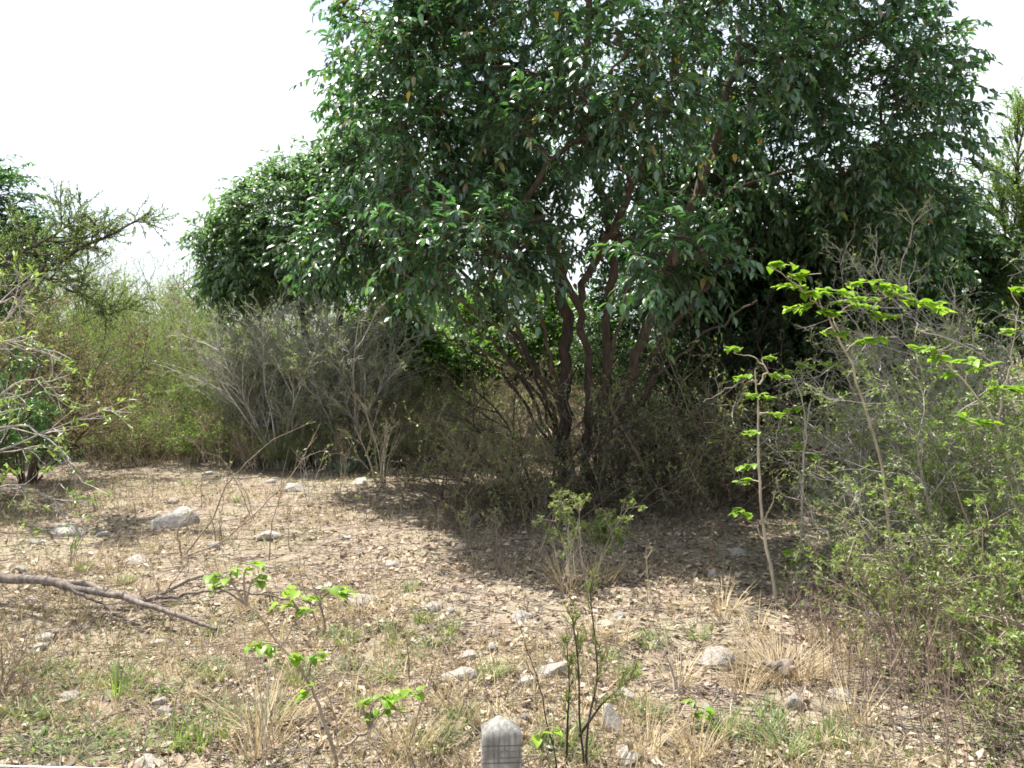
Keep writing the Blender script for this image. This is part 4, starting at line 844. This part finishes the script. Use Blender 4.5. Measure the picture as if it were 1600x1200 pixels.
# dead stump with dry grass
def stump():
    b = G(1222, 1052); root = thing('dead_stump', b, 'gnarled dead stump wrapped in dry brown grass', 'stump')
    for k in range(6):
        a = k * 1.05 + .4; L = (.07, .09, .12, .06, .11, .08)[k]; hh = (.065, .04, .05, .06, .03, .045)[k]
        P = np.array([(0, 0, -.04), (math.cos(a) * .02, math.sin(a) * .02, hh * .45), (math.cos(a) * L * .5, math.sin(a) * L * .5, hh * .85), (math.cos(a) * L * .8, math.sin(a) * L * .8, hh), (math.cos(a) * L, math.sin(a) * L, hh * .9)]) + rng.normal(size=(5, 3)) * .006
        mb = MB(); mb.tubes(P, np.array([.055, .045, .03, .02, .006]) * rng.uniform(.7, 1.1), 8); part('root_stub', mb, M['branch_grey'], root, smooth=True)
    mb = MB(); n = 800; a = rng.uniform(0, 6.28, n); n_ = n; r = .2 * np.sqrt(rng.random(n)); P = np.stack([np.cos(a) * r - .02, np.sin(a) * r, np.full(n, -.02)], 1)
    D = np.stack([np.cos(a) * .9, np.sin(a) * .9, rng.uniform(.3, 1.2, n)], 1) + randdir(n) * .3; mb.leaves(P, D, np.stack([-np.cos(a), -np.sin(a), np.full(n, .6)], 1) * -1, rng.uniform(.12, .34, n), .005, 'blade'); part('dry_grass', mb, M['drybrown'], root)
stump()

# ------------------------------------------------------------------ grass tufts, stalks and weeds
def tuft_mesh(n, r, L, wd, mat, lean=.5, name='blades'):
    mb = MB(); a = rng.uniform(0, 6.28, n); rr = r * np.sqrt(rng.random(n)); P = np.stack([np.cos(a) * rr, np.sin(a) * rr, np.full(n, -.015)], 1)
    D = np.stack([np.cos(a) * lean, np.sin(a) * lean, np.ones(n)], 1) + randdir(n) * .3
    mb.leaves(P, D, np.stack([-np.cos(a), -np.sin(a), np.full(n, .3)], 1) * -1, L * rng.uniform(.4, 1.15, n), wd, 'blade'); return mb.mesh(name, mat)
def tufts(name, label, cat, group, meshes, spots):
    for x, y, s in spots:
        c = G(x, y); o = link(name, meshes[int(rng.integers(len(meshes)))], None, c); o.rotation_euler = (0, 0, rng.uniform(0, 6.28)); o.scale = (s, s, s * rng.uniform(.85, 1.15)); tag(o, near(label, c), cat, group)
gm = [tuft_mesh(70, .06, .17, .006, M['grass'], .6) for _ in range(3)]; sm = [tuft_mesh(60, .07, .26, .004, M['straw'], .55) for _ in range(3)]; dk = [tuft_mesh(40, .035, .16, .007, M['shrub_near'], .25) for _ in range(2)]
tufts('grass_tuft', 'short dry-green grass tuft growing between the stones', 'grass', 'green grass tufts of the clearing', gm,
      [(620, 1010, 1), (700, 1000, .9), (760, 1078, .8), (660, 985, .8), (780, 1070, .7), (950, 1030, .7), (1010, 1125, 1), (1020, 1010, 1), (1090, 1000, .9), (1130, 1145, 1), (340, 1060, .9), (470, 1075, 1), (430, 1130, .9), (640, 1040, .8), (600, 1075, .9), (680, 1185, 1), (720, 1150, .8), (880, 1170, .9), (1200, 1130, .9), (330, 980, .7), (130, 890, .8), (200, 905, .7), (640, 930, .7), (370, 790, .8), (290, 760, .8), (980, 1060, .8), (910, 1190, .9), (1290, 1170, 1), (1230, 1185, 1), (540, 1010, .9)])
tufts('straw_tuft', 'loose tuft of bleached straw-coloured grass', 'grass', 'bleached straw tufts of the clearing', sm,
      [(400, 1190, 1.2), (410, 1150, 1.4), (640, 1190, 1), (930, 1000, 1.1), (890, 930, 1.3), (960, 1010, 1), (1060, 1070, 1), (1130, 970, 1.1), (1180, 1000, 1.2), (1250, 1060, 1.2), (1290, 1010, 1.2), (700, 1120, .8), (560, 970, .9), (460, 900, .8), (340, 900, .8), (1090, 1185, 1), (1010, 1180, 1), (380, 950, .8), (250, 930, .8), (120, 960, .8), (870, 905, 1.2), (940, 920, 1.2), (1340, 1030, 1.2), (1330, 1140, 1.1), (1160, 1085, 1), (1060, 960, .8)])
tufts('green_tuft', 'small dark green upright tuft of stiff leaves', 'plant', 'dark green upright tufts', dk, [(182, 1080, 1.3), (310, 1168, 1.2), (275, 1165, 1.1), (350, 1155, .9), (560, 1130, .8)])
def weed_mesh():
    mb = MB(); n = 60; a = rng.uniform(0, 6.28, n); r = .16 * np.sqrt(rng.random(n)); P = np.stack([np.cos(a) * r, np.sin(a) * r, rng.uniform(0, .05, n)], 1)
    D = np.stack([np.cos(a), np.sin(a), rng.uniform(.1, 1, n)], 1) + randdir(n) * .5; Z0 = np.zeros((n, 3)); Z0[:, 2] = -.01; mb.tubes(np.stack([Z0, P * .5 + np.array([0, 0, .012]), P], 1), np.full((n, 3), .0012), 3); mb.leaves(P, D, np.array([0, 0, 1.]) + randdir(n) * .4, rng.uniform(.02, .055, n), .014, 'small'); return mb.mesh('weed_leaves', M['weed'])
wm = [weed_mesh() for _ in range(3)]
tufts('ground_weed', 'low green broad-leaved weed spreading over the soil', 'weed', 'low green weeds of the clearing', wm,
      [(70, 1040, 1), (110, 1060, .9), (170, 1045, .8), (210, 1055, .9), (250, 1075, 1), (320, 1045, .8), (80, 1120, 1.1), (150, 1140, 1), (220, 1170, 1.1), (50, 1170, 1.1), (340, 1110, 1), (380, 1120, .8), (290, 1130, .9), (20, 1110, 1), (600, 990, .7), (520, 1000, .9), (545, 1050, .8), (450, 1050, .8), (680, 1020, .8), (120, 1180, 1), (1140, 1150, .9), (1210, 1160, 1), (1010, 1000, .7), (860, 1190, .8)])
# dry reddish stalks on the right
def stalks(base, label, n=20, h=.62, r=.3, mat='twig_redbrown', group='dry reddish stalk clumps'):
    root = thing('dry_stalks', base, label, 'stalks', group)
    a = rng.uniform(0, 6.28, n); rr = r * np.sqrt(rng.random(n)); P0 = np.stack([np.cos(a) * rr, np.sin(a) * rr, np.full(n, -.03)], 1)
    S = grow_poly(P0, randdir(n) * .28 + np.array([0, 0, 1.]), h * rng.uniform(.45, 1.1, n), 7, .06, 0)
    for i in range(n): mb = MB(); mb.tubes(S[i:i + 1], taper(S[i:i + 1], .0026, .001), 4); part('stalk', mb, M[mat], root)
    tw = MB(); C = children(S, 4, .4, 1, .5, .25, 4, .1, 0); tw.tubes(C, taper(C, .0014, .0008), 3); part('twigs', tw, M[mat], root); return root
ps = stalks(GY(1330, 4.9), 'clump of thin dry reddish stalks')
for x, y, s in [(1275, 1020, .8), (1380, 1060, 1), (1310, 1120, .8), (1430, 1120, 1), (1480, 1080, 1), (1450, 1190, 1)]: copy_thing(ps, G(x, y), rng.uniform(0, 6), s)
ps2 = stalks(G(905, 935), 'clump of thin bleached stalks behind the feathery sapling', 14, .5, .15, 'twig_pale', None)
ps3 = stalks(G(405, 1195), 'clump of tall thin bleached stalks beside the heart-leaved sapling', 12, .55, .08, 'twig_pale', None)

# ------------------------------------------------------------------ litter, loose grass and gravel (nobody could count these)
def scatter(n, y0=2.6, y1=15, k=1.6, half=.75):
    u = rng.random(n); Y = y0 * (y1 / y0) ** (u ** (1 / k)); X = rng.uniform(-half, half, n) * Y; return X, Y
def litter():
    X, Y = scatter(120000, 2.4, 14.5, 1.3, .72)
    dens = .05 + .75 * np.clip(vnoise(X * 1.5 + 20, Y * 1.5) * 2.2 - .95, 0, 1) * (.15 + 1.7 * vnoise(X * 4 + 3, Y * 4) ** 2) + .08 + .75 * np.exp(-(((X - 1.2) / 2.9) ** 2 + ((Y - 7.6) / 2.6) ** 2))
    keep = rng.random(len(X)) < dens * .75; X, Y = X[keep], Y[keep]; n = len(X)
    P = np.stack([X, Y, gz(X, Y) + rng.uniform(.002, .016, n)], 1); D = randdir(n) * np.array([1, 1, .3]); N = randdir(n) * .45 + np.array([0, 0, 1.])
    l = (.012 + .05 * rng.random(n) ** 2.2) * (1 + .03 * Y); v = rng.random(n)
    d = np.linalg.norm(P - np.array([0, 0, CAM_H]), axis=1); px = 800 + X / Y * FPX; py = HOR + CAM_H / Y * FPX
    vis = np.where((px > 0) & (px < 1600) & (py < 1200), d / l, 1e9); sel = np.zeros(n, bool); sel[np.argsort(vis)[:280]] = True
    leaf_parts(GROUND, 'fallen_leaf', P[sel], D[sel], N[sel], l[sel], l[sel] * .55, 'curl', [M['deadleaf']])
    mb = MB(); s = ~sel; mb.leaves(P[s], D[s], N[s], l[s], l[s] * .55, 'curl', v[s]); o = part('leaf_litter', mb, M['deadleaf'], None)
    tag(o, 'brown and tan dead leaves strewn over the clearing', 'leaf litter', None, 'stuff')
    # dead twigs
    n = 6000; X, Y = scatter(n, 2.6, 13, 1.3, .7); a = rng.uniform(0, 6.28, n); P0 = np.stack([X, Y, gz(X, Y) + .012], 1)
    S = grow_poly(P0, np.stack([np.cos(a), np.sin(a), rng.normal(size=n) * .06], 1), rng.uniform(.08, .4, n), 4, .12, 0); S[:, :, 2] = np.maximum(S[:, :, 2], gz(S[:, :, 0], S[:, :, 1]) + .004)
    mb = MB(); mb.tubes(S, taper(S, .0035, .0015), 4); o = part('fallen_twigs', mb, M['branch_grey'], None); tag(o, 'thin dead twigs strewn over the leaf litter', 'twigs', None, 'stuff')
    # straw and green blades
    for nm, mat, cnt, L, lab, seed, th in (('dry_grass', 'straw', 70000, .10, 'sparse bleached grass blades all over the clearing', 40, .42), ('green_grass', 'grass', 36000, .075, 'short sparse green grass between the stones', 60, .55)):
        X, Y = scatter(cnt, 2.4, 16, 1.3, .72); dn = np.clip((vnoise(X * .9 + seed, Y * .9) - th) * 4, 0.04, 1); shade = np.exp(-(((X - 1.2) / 2.8) ** 2 + ((Y - 9.3) / 2.6) ** 2)); keep = rng.random(len(X)) < dn * (1 - .85 * shade); X, Y = X[keep], Y[keep]; n = len(X)
        P = np.stack([X, Y, gz(X, Y) - .008], 1); D = randdir(n) * .75 + np.array([0, 0, .75]); mb = MB(); mb.leaves(P, D, randdir(n), L * rng.uniform(.5, 1.5, n), .004 + .0004 * Y, 'blade')
        o = part(nm, mb, M[mat], None); tag(o, lab, 'grass', None, 'stuff')
    n = 2600; X, Y = scatter(n, 3, 13.5, 1.3, .72); keep = rng.random(n) < np.clip(vnoise(X * .8 + 15, Y * .8 + 4) * 2.2 - .6, .08, 1); X, Y = X[keep], Y[keep]; n = len(X)
    S = grow_poly(np.stack([X, Y, gz(X, Y) - .01], 1), randdir(n) * .5 + np.array([0, 0, 1.]), rng.uniform(.05, .26, n), 5, .12, 0); mb = MB(); mb.tubes(S, taper(S, .0024, .001), 3)
    o = part('dry_stems', mb, M['twig_brown'], None); tag(o, 'short thin dry stems standing all over the clearing', 'stems', None, 'stuff')
    mb = MB(); q = rng.random(n) < .6; scatter_leaves(mb, S[q], 6, .024, .42, 'small'); o = part('sprout_leaves', mb, M['olive'], None); tag(o, 'tiny olive leaves on the short stems of the clearing', 'leaves', None, 'stuff')
    # tall dry grass along the far edge
    n = 26000; X = rng.uniform(-9, 3.5, n); Y = 13.4 + rng.exponential(1.6, n) + (vnoise(X * .8, X * 0 + 5) - .5) * 1.6; keep = rng.random(n) < np.clip(vnoise(X * 1.2 + 9, Y * 1.2) * 2.4 - .9, .03, 1); X, Y = X[keep], Y[keep]; n = len(X)
    P = np.stack([X, Y, gz(X, Y) - .01], 1); mb = MB(); mb.leaves(P, randdir(n) * .35 + np.array([0, 0, 1.]), randdir(n), rng.uniform(.12, .32, n) + .45 * rng.random(n) ** 4, .006, 'blade'); o = part('tall_dry_grass', mb, M['drybrown'], None); tag(o, 'tall brownish dry grass along the edge of the thicket', 'grass', None, 'stuff')
    # gravel
    n = 5000; X, Y = scatter(n, 2.4, 12, 1.3, .72); P = np.stack([X, Y, gz(X, Y)], 1); s = (.006 + .022 * rng.random(n) ** 3)[:, None, None]
    oc = np.array([[1, 0, 0], [0, 1, 0], [-1, 0, 0], [0, -1, 0], [0, 0, .7], [0, 0, -.7]]); V = P[:, None] + (oc[None] * rng.uniform(.6, 1.2, (n, 6, 1))) * s
    T = np.array([[0, 1, 4], [1, 2, 4], [2, 3, 4], [3, 0, 4], [1, 0, 5], [2, 1, 5], [3, 2, 5], [0, 3, 5]]); mb = MB(); mb._add(V, [], (np.arange(n)[:, None, None] * 6 + T[None]), np.repeat(rng.random(n), 6))
    o = part('gravel', mb, SM[2], None); tag(o, 'small loose gravel over the dry soil', 'gravel', None, 'stuff')
litter()

# prototypes get their landmark too
for o in (pu2, proto_p, proto_f, proto_b, proto_g, ps, ph, pu):
    o['label'] = near(o['label'], o.location)
